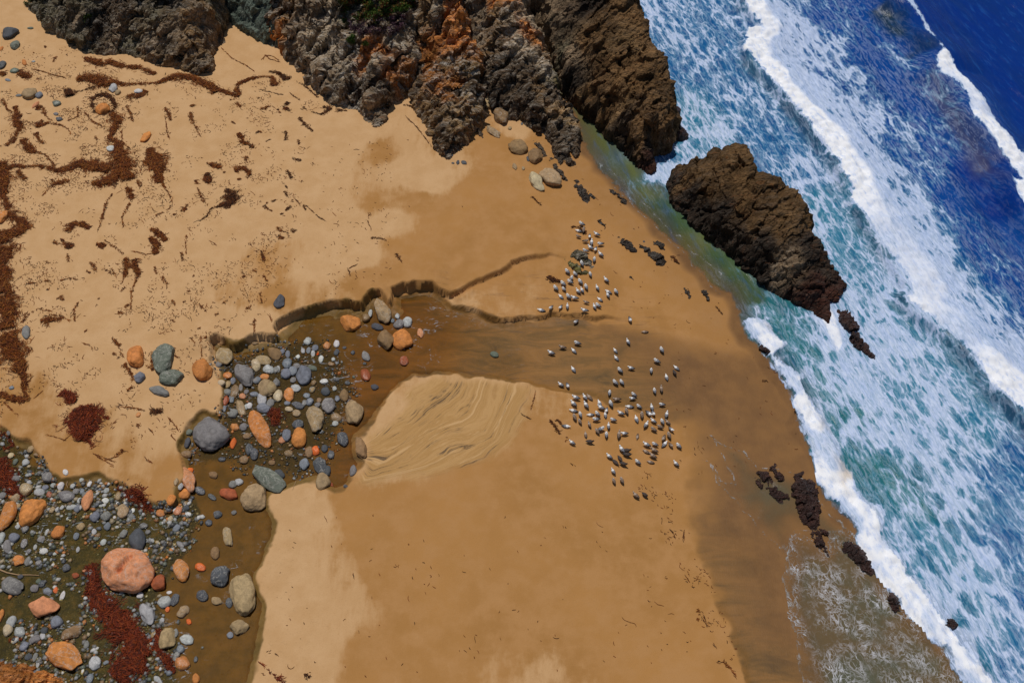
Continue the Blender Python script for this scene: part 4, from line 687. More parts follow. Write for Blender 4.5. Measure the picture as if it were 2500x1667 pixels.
BIG = [('20',1735,880,158,135,10,'grey',0,"large rounded grey boulder with a pointed top at the stream edge"),
('20',1120,245,105,68,70,'orange',0,"smooth orange boulder on sand with kelp on its left"),
('20',1345,270,95,125,-20,'green',1,"mottled green and rust boulder draped with kelp"),
('20',1410,415,108,62,8,'green',1,"lower block of the cracked green and rust boulder"),
('20',1665,350,100,72,62,'orange',0,"pear-shaped orange boulder on sand right of the green boulder"),
('20',1145,408,48,48,20,'blue',1,"square blue-grey stone under the smooth orange boulder"),
('20',1305,525,90,38,16,'grey',0,"long flat grey stone below the green boulder"),
('20',2135,840,182,66,56,'orange',0,"long orange boulder lying beside red weed among the pebbles"),
('20',1545,1255,105,52,58,'pink',0,"pinkish drop-shaped boulder at the sand bank's tip"),
('20',1518,1370,46,44,0,'orange',0,"round orange stone under the pinkish boulder"),
('20',1875,1365,82,45,14,'red',0,"wet rusty-red oval stone in the stream"),
('20',2095,1400,112,108,30,'tan',0,"big tan boulder at the pool's edge by pale sand"),
('21',180,1245,185,78,34,'green',1,"long grey-tan slab boulder at the pool's lower edge"),
('21',440,910,62,85,-10,'orange',0,"egg-shaped orange-tan boulder in the middle of the pebbles"),
('21',570,765,125,75,62,'tan',1,"tan boulder with a crust of dry sand, mid stream"),
('21',890,705,75,108,-8,'tan',1,"angular tan boulder next to the sediment fan"),
('21',680,642,56,62,0,'grey',0,"round grey-tan boulder left of the angular tan one"),
('21',475,392,62,88,-12,'blue',0,"smooth blue-grey boulder with a narrow neck among grey cobbles"),
('21',1280,108,80,92,-35,'orange',0,"bright orange boulder in the stream, right of its brown twin"),
('21',1150,112,70,84,-25,'brown',0,"rounded brown boulder in the stream, left of its orange twin"),
('11',1122,1215,72,108,-28,'tan',1,"tall tan boulder in the scarp's round hollow"),
('11',862,1312,88,72,20,'orange',1,"rough orange-tan boulder under the scarp edge"),
('21',235,222,72,46,35,'brown',0,"orange-brown boulder half under the overhanging sand edge"),
('20',1842,235,66,92,-15,'tan',1,"tan sand-crusted boulder at the corner of the sand plateau"),
('20',2012,398,135,70,58,'grey',1,"long grey-brown boulder with sand on top among pebbles"),
('21',945,1005,48,105,-20,'brown',1,"brown boulder at the tip of the sediment fan"),
('21',612,1128,82,52,62,'dark',1,"dark blue-grey boulder near the small red cube stone"),
('21',635,1265,62,76,0,'tan',1,"tan boulder with flat pale top by the pool's lower bank"),
('30',60,150,65,120,0,'orange',0,"tall orange boulder cut by the left edge of the photo"),
('30',265,115,92,112,25,'orange',0,"plump orange boulder near the left edge"),
('30',1030,605,228,162,8,'pink',0,"huge pink-orange boulder with a dark slit, largest in the gravel bed"),
('30',1305,700,68,68,30,'red',1,"red triangular boulder tucked beside the huge pink-orange one"),
('30',1125,340,88,66,62,'dark',0,"dark grey egg-shaped boulder above the huge pink-orange one"),
('30',1990,790,172,105,66,'tan',0,"big tan block boulder at the edge of the pale sand"),
('30',1815,638,76,80,20,'dark',1,"dark angular boulder left of the big tan block"),
('30',1965,1060,75,62,-20,'tan',1,"crescent-shaped pale tan boulder in the brown pool"),
('30',1375,1155,70,92,0,'tan',1,"rough orange-tan boulder right of the red weed bed"),
('30',360,885,125,86,10,'pink',1,"pale pink angular boulder in the lower left gravel"),
('30',535,1300,178,104,14,'orange',1,"large angular orange boulder near the bottom left"),
('30',110,725,105,60,18,'grey',0,"grey-brown boulder close to the left edge"),
('30',1215,950,90,58,48,'pale',1,"pale grey block between the weed bed and the tan pool"),
('30',1490,590,92,56,55,'orange',0,"waisted orange boulder in the green weed"),
('30',600,1105,92,50,-22,'brown',0,"brown boulder with a pink wet end in the gravel"),
('30',1870,320,88,38,66,'tan',0,"slim tan-and-white stone in the brown pool"),
('01',2092,970,72,84,0,'brown',1,"square tan boulder at the foot of the dark brown ridge"),
('01',1985,825,64,98,0,'tan',1,"tan boulder wedged between the orange ridge and the dark ridge"),
('01',2235,1218,80,66,15,'brown',1,"grey-tan boulder on sand below the dark ridge"),
('02',365,1290,62,78,-10,'brown',1,"grey-brown boulder on sand, right of the grey-tan one"),
('12',365,152,98,54,58,'cream',1,"pale speckled boulder beside the tan boulder on sand"),
('12',485,128,108,76,38,'tan',1,"tan boulder with shaded face next to the pale speckled boulder"),
('01',2030,1085,88,34,42,'tan',1,"flat tan rock slab on the sand under the square boulder"),
('00',85,282,66,58,10,'dark',1,"dark grey boulder with white vein at the top left"),
('00',125,380,36,44,0,'green',0,"green-grey stone right below the veined boulder"),
('00',240,778,62,56,30,'tan',0,"rounded tan boulder with small grey stones at its sides"),
('00',850,902,60,48,10,'orange',0,"orange stone inside the ring of kelp"),
('00',1195,1135,64,34,-62,'orange',1,"orange splinter stone on sand above the kelp bundle"),
('10',18,440,46,62,0,'orange',0,"orange stone in kelp at the left edge"),
('10',2300,1130,52,62,0,'dark',1,"half-buried slate-coloured rock on the plateau sand"),
]
for r in BIG: stone(r[0], r[1], r[2], r[3], r[4], r[5], r[6], bool(r[7]), r[8], True)
# the slit and groove worn into the huge boulder
hb_ = next(s for s in stones if s[7] and s[7].startswith("huge pink"))[6]; n_ = len(hb_.data.vertices); co = np.empty(n_*3); hb_.data.vertices.foreach_get("co", co); co = co.reshape(-1, 3)
ex = co[:, 0]-(-.10+.05*np.sin(co[:, 1]*3)); top_ = ss(0, .5, co[:, 2]); along = ss(-1.35, -.9, co[:, 1])*ss(.55, .3, co[:, 1])
co[:, 2] -= top_*along*(.60*np.exp(-(ex/.17)**2)+.16*np.exp(-((ex+.45)/.28)**2)*ss(0, -1, co[:, 1])); co[:, 2] -= .5*np.exp(-((co[:, 0]-.02)**2+(co[:, 1]-.45)**2)/.05)*top_
co[:, 2] -= .22*top_*np.exp(-((co[:, 0]-.45-.5*(co[:, 1]+.8))/.13)**2)*ss(-.3, -.7, co[:, 1])
hb_.data.vertices.foreach_set("co", co.ravel()); hb_.data.update()
G = """11:1330,1305,40,46,-20,pale;1258,1322,44,42,0,grey;1205,1290,18,18,0,blue;1080,1342,48,30,20,dark;985,1265,34,36,0,brown;1022,1225,17,32,0,pale;1245,1250,20,26,-15,pale;1432,1392,28,46,-20,pink*;745,1480,24,34,-15,white;510,1455,28,32,-10,pale
21:340,298,42,42,0,blue;330,385,46,46,0,blue;385,362,38,44,-10,blue;418,318,34,28,10,grey;390,432,24,26,0,grey;188,348,48,38,15,pale*;545,335,46,24,12,green;262,345,22,30,0,pale;155,405,38,24,0,orange;90,437,32,28,0,grey;250,455,30,34,0,grey;408,502,42,34,0,pale*;658,525,40,32,20,dark;650,445,40,26,0,white*;728,502,20,22,0,pale;750,585,22,28,0,blue;545,510,25,26,0,grey;500,560,30,22,0,blue;528,612,32,32,0,blue;590,635,28,24,0,grey;480,620,22,28,0,grey;430,640,56,26,18,dark;355,670,32,22,10,cream;415,705,36,30,0,tan*;340,620,26,20,0,blue;203,622,30,38,0,grey;130,590,32,60,-15,pale;150,662,62,36,10,blue;70,548,38,20,5,blue;30,642,26,24,0,white;735,788,25,25,0,pale;345,220,22,32,-12,blue;300,197,20,26,0,blue;515,190,20,28,0,blue;570,170,26,30,0,blue;620,260,22,32,-8,white;430,240,19,19,0,white;470,192,18,28,-30,pale;552,215,19,32,-8,pale;508,115,30,34,-25,pale;665,150,36,34,20,orange*;745,137,24,34,-15,white;718,262,18,18,0,pale;700,300,26,18,0,brown;810,558,38,58,-15,brown;985,392,36,60,-30,red;1300,277,34,46,-20,red;575,1010,38,38,15,bright*;520,1022,36,42,0,brown;485,1115,46,50,0,blue*;665,1178,34,46,-20,dark;795,922,44,68,-25,dark;880,1175,30,48,5,grey;333,888,38,55,-10,blue;352,1035,40,30,10,brown;985,235,30,52,-35,grey;300,925,28,30,20,pink;355,555,44,56,-8,orange;268,560,38,54,-10,cream;170,505,62,76,-25,tan;1055,488,36,24,10,dark;90,320,38,50,-10,cream*;150,270,70,40,15,tan*;545,510,22,24,0,pale;590,218,11,11,0,bright;60,70,30,14,0,brown;2040,225,40,26,25,green;820,1300,20,14,10,dark;700,1285,24,16,45,red*;745,205,22,30,0,dark;810,165,18,14,0,dark;880,205,18,20,0,dark;975,298,18,14,0,dark;885,405,14,14,0,green;835,455,24,18,0,dark;745,428,26,16,0,dark;700,1045,28,36,-25,dark;645,995,28,34,-10,dark;280,1200,50,30,25,dark;215,1108,30,20,0,brown;30,1000,35,50,-15,dark;745,740,48,34,10,brown;430,800,50,40,10,dark;560,455,22,22,0,brown;548,512,24,24,0,tan;600,600,22,24,0,brown
20:1868,398,42,30,15,orange;1912,440,22,32,-10,blue;1815,457,32,28,5,cream;1868,470,24,34,5,tan;1927,530,38,60,-5,brown*;1976,495,18,34,-12,grey;1865,532,36,28,15,grey;1900,585,22,40,-20,blue;1990,565,28,24,10,pink;2086,548,40,22,5,blue;2022,528,20,22,0,grey;1850,600,32,44,0,red*;1978,665,76,34,58,tan;1915,708,40,38,0,grey;2020,650,20,26,0,pale;1840,665,17,32,-8,blue;1925,817,40,32,15,orange*;1998,817,34,30,0,grey;1913,948,28,48,0,bright*;2027,890,32,26,0,brown;2155,600,34,58,-18,pale;395,1230,52,44,20,grey;545,1382,76,44,12,grey;725,1415,44,86,0,pink;215,1330,58,50,25,tan;135,1400,36,38,0,tan;325,1352,42,32,10,pale;500,1300,28,32,0,white;625,1342,30,24,0,grey;875,1337,22,24,0,pale;868,1420,32,22,10,white;655,1417,20,24,0,pale;650,1482,30,24,-20,pale;405,1370,32,26,40,red*;130,1240,40,26,5,grey;90,1052,25,25,0,cream;212,1108,32,30,0,pale;375,1312,30,24,0,blue;240,1272,20,20,0,pale;130,1102,22,26,0,green;970,1382,25,32,-10,tan;1008,1482,46,30,0,tan;1403,1417,36,46,10,orange;1450,1498,34,26,0,white;1960,1265,38,28,10,pale;1913,1287,32,32,0,grey;1445,1262,22,32,0,tan*;100,495,24,18,0,blue*;75,860,20,22,0,grey;260,1000,30,28,0,tan;1135,715,18,20,-20,orange;735,1282,18,26,0,white;670,1250,22,20,0,pale;600,1300,22,20,0,pale;440,1295,26,20,0,pale;675,1345,22,26,0,blue;770,1375,16,12,0,white;800,1340,16,12,0,pale;540,1185,30,20,35,white*;1540,945,24,44,0,dark;1550,860,30,26,0,green;1530,1040,46,30,10,brown;1800,300,28,34,10,grey;2200,340,46,40,20,pale*;2265,350,28,30,0,grey;2170,405,36,24,0,orange;2110,435,32,30,0,blue;2150,280,40,30,0,tan;2100,300,46,42,0,cream*;2270,455,30,32,0,grey;2330,385,30,36,0,blue;2285,560,34,52,-10,cream;2200,500,66,60,40,tan;1640,1340,46,30,25,dark;1560,1170,30,22,0,bright;1750,1210,42,28,20,brown;2000,1090,40,34,20,brown;2090,1040,34,50,-20,dark;1820,1080,30,20,0,dark;1740,1390,40,20,30,dark;1480,1300,26,30,0,pale*;2330,780,16,12,0,tan;1530,1480,30,24,0,dark;300,1040,26,16,0,brown
30:480,282,54,50,20,orange;785,150,40,44,0,blue;875,146,42,40,0,grey;668,232,34,32,0,tan;885,228,28,34,-15,blue;1008,120,48,52,0,tan;1077,155,25,28,0,grey;1015,292,30,34,0,grey;772,275,22,28,-15,pale;625,312,25,32,-10,blue;207,245,30,40,-15,grey;387,277,17,28,10,pale;116,325,46,40,20,blue;200,370,26,40,-10,grey;62,395,34,52,-25,grey;10,325,32,42,0,pale;290,400,18,24,0,pale;362,436,38,26,5,white;155,510,54,42,10,orange*;230,512,24,40,0,grey;320,527,28,24,0,grey;437,545,15,17,0,white;545,570,34,32,0,dark;285,735,38,30,0,grey;395,760,40,26,10,blue;460,750,20,28,-20,bright;515,800,22,40,0,white*;465,1015,52,48,0,blue;95,1015,40,44,10,pale;65,1080,40,50,-25,cream;162,1095,52,42,15,pale*;8,965,26,54,0,orange;288,1155,46,38,0,grey*;200,1215,36,36,0,blue;352,1130,30,22,30,pale;365,1080,32,26,0,dark;320,1345,17,44,5,pale;785,1350,56,48,25,pale*;680,1417,14,24,0,white;737,1480,28,42,0,blue;900,840,34,18,15,blue;1152,792,30,26,20,white;1352,847,54,46,-20,pale;1435,832,32,50,10,dark;1502,930,54,44,-20,tan*;1645,565,44,32,20,bright;1665,797,54,38,22,dark;1770,835,52,34,15,tan*;1880,855,30,36,-20,dark;1440,1105,24,38,0,grey;1537,1155,60,38,8,pale*;1480,1237,36,36,0,blue;1495,1352,68,54,10,orange*;1607,1480,32,44,-15,orange;1765,450,38,46,-20,brown;1450,247,30,32,0,blue;1550,1010,28,18,35,bright;1785,130,40,30,10,dark;1715,200,32,24,20,dark;1540,132,32,20,0,white;1462,106,34,38,-30,pink;1400,168,24,26,0,cream;1318,122,36,30,10,orange;1095,990,28,14,40,tan;1465,1010,14,22,-20,dark;850,360,26,24,0,pale;790,330,26,18,0,green;450,455,20,14,0,pale;240,435,22,20,0,grey;340,335,30,26,0,grey;150,230,22,22,0,pale;700,590,34,16,-10,pink*;620,630,34,22,10,red;1195,460,26,16,15,orange;1370,480,14,12,0,orange;1375,910,20,20,0,bright;1260,1110,18,34,10,tan;1225,1205,26,22,0,tan;1300,1490,50,22,35,pale;870,1345,26,20,0,blue*;710,1200,24,34,0,grey;235,1300,30,26,0,dark;290,1300,20,36,0,grey;700,130,18,14,0,white;510,75,18,20,0,pale;430,95,24,28,0,tan;470,90,18,20,0,pale;590,70,46,22,-10,pale;830,60,20,14,0,pale;965,40,16,14,0,white;1030,-30,18,14,0,white;640,85,28,32,20,blue;1090,100,18,22,0,white;560,165,16,16,0,pale;940,155,16,14,0,white;960,235,20,14,0,pale;1180,225,38,28,0,grey*;1215,275,24,20,0,grey;1300,370,16,14,0,white;1255,350,18,16,0,pale;1320,205,16,18,0,green;1450,1290,26,40,20,grey;1330,1000,20,24,0,pale;1390,770,26,16,0,white;1660,1220,16,12,0,blue;1605,1320,18,26,0,dark;1890,1120,30,24,20,blue;1920,115,24,20,0,grey;1480,380,44,22,35,grey;1560,400,16,20,0,green;145,70,24,26,0,tan;20,-20,30,30,0,grey;230,30,34,20,0,orange;700,-30,30,24,0,grey;75,1400,40,30,0,red;640,420,18,26,0,pale;170,640,26,20,0,dark;345,700,30,26,0,dark;420,830,22,20,0,grey;320,680,26,20,0,green
00:15,542,30,46,0,dark;200,517,16,38,-35,orange;120,585,34,26,0,green;65,660,24,13,20,blue;155,786,24,14,0,grey;325,786,30,32,0,blue;465,852,38,28,10,green;293,862,18,40,25,pink*;485,980,30,20,10,dark;460,938,22,14,10,grey;930,730,38,46,-20,pale*;1135,752,32,22,0,white;910,1222,36,28,10,white*;12,402,14,22,0,orange;970,765,24,24,0,tan;250,235,26,12,0,green;275,508,16,10,0,pale
10:215,1385,34,56,-20,grey;5,770,10,14,0,green
01:1740,1335,15,24,0,dark*;1790,1337,28,18,25,dark*;1700,1340,14,10,0,dark*;1685,1275,16,12,0,dark
02:300,1305,16,26,0,dark*;190,1370,20,36,-20,tan*;250,1018,10,14,0,dark;150,1055,16,18,0,tan
12:260,40,14,20,0,tan;1250,638,10,8,0,dark"""
for ln in G.split("\n"):
    cid, rest = ln.split(":")
    for it in rest.split(";"):
        f = it.split(","); angular = f[5].endswith("*"); col = f[5].rstrip("*")
        if not (-60 < float(f[0]) < 2420): continue
        stone(cid, *[float(v) for v in f[:5]], col, angular)
# every small stone gets a label that tells it by colour, shape and neighbour
marks = [(s[0], s[1], s[2], s[7]) for s in stones if s[7]]
short = {}
for (x, y, sz, lab) in marks:
    w = lab.split(); cut = next((i for i, t in enumerate(w) if t in ("with", "at", "on", "in", "of", "lying", "near", "under", "below", "by", "next", "left", "right", "beside", "among", "cut", "tucked", "above", "wedged", "close", "between", "half", "inside", "draped", "mid,", "mid") and i > 1), len(w))
    short[(x, y)] = " ".join(w[:cut]).rstrip(",")
def size_word(s): return "small" if s < 24 else ("medium" if s < 44 else "fist-shaped")
seen = {}
rows = []
for s in stones:
    if s[7]:
        tag(s[6], s[7], "boulder" if s[2] > 60 else "stone"); seen[s[7]] = 1
        if s[2] <= 60: s[6].name = "stone"
        continue
    bx = min(marks, key=lambda m_: math.hypot(m_[0]-s[0], m_[1]-s[1])); dx, dy = s[0]-bx[0], s[1]-bx[1]
    rel = ("right of" if dx > 0 else "left of") if abs(dx) > abs(dy) else ("below" if dy > 0 else "above")
    shp = "angular" if s[5] else ("oval" if s[3] < .72 else "round"); sz = "tiny" if s[2] < 22 else ("small" if s[2] < 34 else "")
    rows.append([s, (bx[0], bx[1]), rel, " ".join(w for w in (sz, CN[s[4]], shp, "stone") if w), math.hypot(dx, dy)])
from collections import defaultdict
gr = defaultdict(list)
for r_ in rows: gr[(r_[3], r_[2], short[r_[1]])].append(r_)
ordn = ["nearest", "second nearest", "third nearest", "fourth nearest", "fifth nearest", "sixth nearest", "seventh nearest", "eighth nearest"]
for k, rs in gr.items():
    rs.sort(key=lambda r_: r_[4])
    for i, r_ in enumerate(rs):
        w = k[2].split(); mk = " ".join(w[:5])
        lab = f"{k[0]} {k[1]} the {mk}" if len(rs) == 1 else f"{ordn[min(i, 7)]} {k[0]} {k[1]} the {mk}"
        while lab in seen: lab = lab.replace(" stone", " wet stone", 1) if " wet stone" not in lab else lab+" there"
        seen[lab] = 1; tag(r_[0][6], lab, "stone", "stones of the stream and gravel bed")

# ---------------------------------------------------------------- gravel too fine to count
def scatter(poly_px, n, smin, smax, cols, name, label, z0=.0, seed=5, keepf=None, power=2.2):
    P = P2(poly_px*K, .8); r_ = np.random.default_rng(seed)
    x0, x1, y0, y1 = P[:, 0].min(), P[:, 0].max(), P[:, 1].min(), P[:, 1].max()
    x = r_.uniform(max(x0, -52), x1, n*3); y = r_.uniform(max(y0, -38), y1, n*3); d = polydist(x+.5*vn(x*.8, y*.8, s=3), y+.5*vn(x*.8, y*.8, s=4), P)
    ok = (d > 0) & (r_.uniform(0, 1, len(x)) < ss(-.35, .35, fbm(x*.45, y*.45, o=3, s=seed+5)+.12)); x, y = x[ok][:n], y[ok][:n]; n = len(x)
    s = smin+(smax-smin)*r_.uniform(0, 1, n)**power
    V0, F0 = ICO[1]; V0 = V0*(1+.12*r_.normal(size=(len(V0), 1))); sc = s[:, None]*np.column_stack([r_.uniform(.8, 1.35, n), r_.uniform(.7, 1.0, n), r_.uniform(.45, .7, n)])
    a = r_.uniform(0, 6.28, n); ca, sa = np.cos(a), np.sin(a); vv = V0[None]*sc[:, None, :]
    X = vv[..., 0]*ca[:, None]-vv[..., 1]*sa[:, None]+x[:, None]; Y = vv[..., 0]*sa[:, None]+vv[..., 1]*ca[:, None]+y[:, None]; Z = vv[..., 2]+(tz(x, y)+s*.2+z0)[:, None]
    V = np.stack([X, Y, Z], -1).reshape(-1, 3); F = (F0[None]+np.arange(n)[:, None, None]*len(V0)).reshape(-1, 3)
    cs = np.array([SC[c] for c in cols])[r_.integers(0, len(cols), n)]*r_.uniform(.45, 1.15, (n, 1)); A = dict(tint=np.repeat(cs, len(V0), 0))
    return tag(link(name, mesh(name, V, F, [mat_gravel], True, A)), label, "gravel", kind="stuff")
m = M("gravel"); P_ = m.n('NewGeometry').outputs[0]; mat_gravel = m.done(m.bsdf(m.mix(m.ma('MULTIPLY', m.noise(P_, 14, 4, .7), .6), m.attr('tint', 1), (.06, .055, .04)), .5, None, .4))
scatter(grav_px, 19000, .03, .24, ['grey', 'pale', 'dark', 'green', 'brown', 'tan', 'blue', 'grey', 'dark', 'green', 'dark', 'brown', 'white', 'orange', 'white', 'pale', 'cream'], "gravel", "fine mixed gravel between the stones of the lower left bed", seed=5, power=3.0)
scatter(peb_px, 2600, .03, .16, ['grey', 'blue', 'pale', 'dark', 'brown', 'tan', 'dark', 'dark', 'orange'], "gravel", "fine grey gravel under the stream pebbles", seed=9)
# ================================================================ KELP
m = M("kelp"); P_ = m.n('NewGeometry').outputs[0]; kn = m.noise(P_, 9, 4, .7)
mat_kelp = m.done(m.bsdf(m.mix(m.ma('MULTIPLY', kn, .5), m.attr('tint', 1), (.05, .014, .004)), .6, None, .12))
KC = dict(k=[(.20, .048, .007), (.12, .026, .005), (.30, .080, .011), (.055, .014, .004), (.38, .135, .022)], d=[(.11, .034, .008), (.055, .018, .006), (.17, .055, .011), (.025, .010, .005)], r=[(.13, .015, .004), (.22, .030, .007), (.060, .009, .004), (.30, .055, .010)])  # darkest browns stand for shadow inside the kelp, put into the strand colour
def strands(cx, cy, cz, ang, ln, wd, cols, r_, up=.0, curl=.5):
    n = len(cx); k = 6; t = np.linspace(-.5, .5, k); kap = r_.normal(0, curl, n)
    a = ang[:, None]+kap[:, None]*t[None]*2+r_.normal(0, .22, (n, k)); sx_ = np.cumsum(np.cos(a), 1)/k*ln[:, None]; sy_ = np.cumsum(np.sin(a), 1)/k*ln[:, None]
    X = cx[:, None]+sx_-sx_.mean(1, keepdims=True); Y = cy[:, None]+sy_-sy_.mean(1, keepdims=True)
    Z = cz[:, None]+up*np.abs(r_.normal(0, 1, (n, 1)))*(1-(2*t[None])**2)+r_.uniform(0, .02, (n, k))+.012
    w = wd[:, None]*np.array([.25, .8, 1, 1, .8, .2])[None]*.5; nx_, ny_ = -np.sin(a)*w, np.cos(a)*w; tl = r_.uniform(-.5, .5, (n, 1))*w
    V = np.stack([np.stack([X-nx_, Y-ny_, Z-tl], -1), np.stack([X+nx_, Y+ny_, Z+tl], -1)], 2).reshape(n, k*2, 3)
    f = np.array([[2*i, 2*i+1, 2*i+3, 2*i+2] for i in range(k-1)]); F = (f[None]+np.arange(n)[:, None, None]*2*k).reshape(-1, 4)
    T = np.repeat(cols, 2*k, 0); return V.reshape(-1, 3), F, T
kelps = []
def kelp(cid, path, label=None, kind='k', dens=1.0, name="kelp_clump", fl=1.0, mound=1.0, g=None):
    p = q(cid, *path); W = gp(p[:, :2]); n_ = len(p); sc_ = .29762 if cid != 'F' else K
    wm_ = np.array([r[2]*sc_*float(mpp(r[0], r[1])) for r in p]); seed = len(kelps)+1000; r_ = np.random.default_rng(seed); Vs, Fs, Ts = [], [], []; off = 0
    if n_ == 1: W = np.vstack([W, W+[[wm_[0]*.5, -wm_[0]*.6]]]); wm_ = np.append(wm_, wm_[0]*.8); n_ = 2
    for i in range(n_-1):
        a, b = W[i], W[i+1]; L_ = max(float(np.hypot(*(b-a))), .05); wa, wb = wm_[i], wm_[i+1]; wmean = (wa+wb)/2
        n = max(2, int(dens*(L_+wmean)*wmean*2*150)) if wmean > .10 else max(2, int(L_*14*dens)); n = min(n, 5200)
        x0_ = np.full(n, float(i*3.7)); t = r_.uniform(-.04, 1.04, n); hw = wa*(1-t)+wb*t; off_ = np.where(r_.uniform(0, 1, n) < .85, r_.normal(0, .5, n).clip(-1.1, 1.1), r_.normal(0, 1.15, n).clip(-2.1, 2.1))*hw*(1+.55*vn(x0_+t*L_*1.3, x0_*0+seed*.37, s=8)); dx, dy = (b-a)/L_; x = a[0]+(b[0]-a[0])*t-dy*off_; y = a[1]+(b[1]-a[1])*t+dx*off_
        big_ = wmean > .10; ang = math.atan2(dy, dx)+r_.normal(0, (.62 if big_ else .22)*fl, n); ln = (r_.uniform(.18, .62, n)*(.5+min(wmean, .8)) if big_ else r_.uniform(.5, 1.1, n)*max(.25, min(L_, .6)))
        wd = r_.uniform(.022, .055, n) if big_ else r_.uniform(.02, .032, n)+wmean*.18
        hgt = mound*np.minimum(hw, .9)*.32*np.clip(1-(np.abs(off_)/(hw+1e-3))**2, 0, 1)*r_.uniform(0, 1, n)
        pal = np.array(KC[kind]); cs = pal[r_.integers(0, len(pal), n)]*r_.uniform(.6, 1.15, (n, 1)); cz = tz(x, y)+hgt
        if big_:
            kp = (fbm(x*1.5+seed, y*1.5, o=3, s=14) > -.16+.55*(np.abs(off_)/(hw+1e-3)-.75)) | (r_.uniform(0, 1, n) < .10)
            x, y, cz, ang, ln, wd, cs = x[kp], y[kp], cz[kp], ang[kp], ln[kp]*np.where(np.abs(off_[kp]) > hw[kp], 1.5, 1), wd[kp], cs[kp]
            ang = ang+1.7*vn(x*.9, y*.9, s=15)
            if not len(x): continue
        V, F, T = strands(x, y, cz, ang, ln, wd, cs, r_, .03 if big_ else 0, .9 if big_ else .3); Vs.append(V); Fs.append(F+off); Ts.append(T); off += len(V)
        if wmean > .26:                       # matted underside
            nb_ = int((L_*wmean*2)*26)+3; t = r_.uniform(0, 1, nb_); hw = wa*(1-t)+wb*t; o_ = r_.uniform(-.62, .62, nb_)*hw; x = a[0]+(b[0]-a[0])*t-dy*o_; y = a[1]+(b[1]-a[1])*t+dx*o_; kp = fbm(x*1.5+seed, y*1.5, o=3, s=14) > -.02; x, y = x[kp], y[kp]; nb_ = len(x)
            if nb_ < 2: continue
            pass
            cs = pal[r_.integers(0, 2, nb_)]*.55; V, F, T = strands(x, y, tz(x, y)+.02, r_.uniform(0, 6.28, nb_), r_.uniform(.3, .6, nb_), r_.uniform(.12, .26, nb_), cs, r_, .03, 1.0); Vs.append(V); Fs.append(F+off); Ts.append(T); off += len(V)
    V = np.vstack(Vs); F = np.vstack(Fs); T = np.vstack(Ts); c0 = np.array([W[:, 0].mean(), W[:, 1].mean(), tz(W[:, 0].mean(), W[:, 1].mean())[0]])
    o = link(name, mesh(name, V-c0, F, [mat_kelp], False, dict(tint=T))); o.location = c0
    area = float(sum(wm_)/len(wm_)*2*sum(np.hypot(*(W[i+1]-W[i])) for i in range(n_-1))); c = p[:, :2].mean(0); e = p[-1, :2]-p[0, :2]
    kelps.append([c[0], c[1], area, wm_.max(), e, label, o, kind, len(path)]); return o
kelp('00', [(700,480,25),(800,520,50),(900,515,45),(1000,545,30),(1150,560,35),(1270,610,25)], "kelp band along the foot of the dark top-left cliff", g=1)
kelp('00', [(640,650,45),(760,640,75),(850,700,70),(930,680,45),(1020,698,22),(1150,690,16),(1300,685,18),(1400,640,50),(1500,630,48),(1600,650,48),(1700,700,50),(1770,760,42)], "long kelp rope running under the dark cliff's nose")
kelp('00', [(1720,690,22),(1800,740,26),(1870,770,26),(1960,790,28),(1940,740,24),(1960,690,24),(2050,650,20),(2150,630,20),(2230,640,24),(2260,705,34)], "looping kelp strand in the sand gap between cliffs")
kelp('00', [(612,762,10),(700,740,12),(790,715,20)], "kelp stalk joining the round kelp ball", 'd')
kelp('00', [(555,745,40),(575,790,45)], "dark round kelp ball at the end of a stalk", 'd', 2.2, mound=1.6)
kelp('00', [(770,800,28),(750,860,22),(775,920,18),(850,945,16),(930,920,18),(945,860,20),(915,800,24),(850,775,30),(790,790,24)], "ring of kelp round an orange stone", 'd')
kelp('00', [(930,940,48),(960,1010,58),(930,1080,40),(900,1135,32),(960,1180,48),(985,1280,78),(1020,1370,98),(1050,1470,80)], "thick vertical kelp mass below the ringed orange stone")
kelp('10', [(1000,60,80),(930,130,70),(850,165,55),(760,160,25)], "lowest lobe of the thick kelp mass, trailing loops")
kelp('00', [(900,1390,85),(760,1370,75),(650,1340,58),(560,1390,35),(450,1400,35),(330,1362,18),(200,1370,22),(100,1370,36),(30,1400,34)], "horizontal kelp belt stretching left from the thick kelp mass")
kelp('00', [(125,880,20),(140,950,40),(150,1050,45),(120,1130,36),(70,1190,28),(0,1200,16)], "upright kelp strip near the left edge")
kelp('00', [(200,1150,40),(220,1220,58),(290,1250,22),(370,1270,10),(430,1330,8),(450,1370,8)], "kelp tuft with a long tail joining the belt")
kelp('00', [(350,990,25),(300,1040,30),(400,1010,18),(500,1030,10),(560,1060,7),(580,1100,6)], "kelp sprig with curled tip between the edge strip and the mass")
kelp('00', [(290,1100,30),(320,1150,20),(360,1180,15)])
kelp('00', [(150,590,28),(200,620,48),(250,640,25)]); kelp('00', [(270,570,10),(350,590,8),(440,620,10),(530,640,7)])
kelp('00', [(20,820,20),(60,900,12),(100,920,8)]); kelp('00', [(300,890,36),(350,880,28),(370,950,8),(420,990,7)])
kelp('00', [(1050,790,38),(1130,800,34),(1200,750,28)]); kelp('00', [(0,600,30),(40,620,25)])
kelp('00', [(1230,1230,50),(1270,1300,80),(1290,1380,76),(1300,1450,48),(1310,1500,26)], "tear-shaped kelp bundle standing alone on the sand", dens=1.3)
kelp('10', [(1300,60,58),(1310,120,24),(1350,190,10),(1400,270,7),(1415,340,6),(1380,380,6)], "thin tail of the tear-shaped kelp bundle")
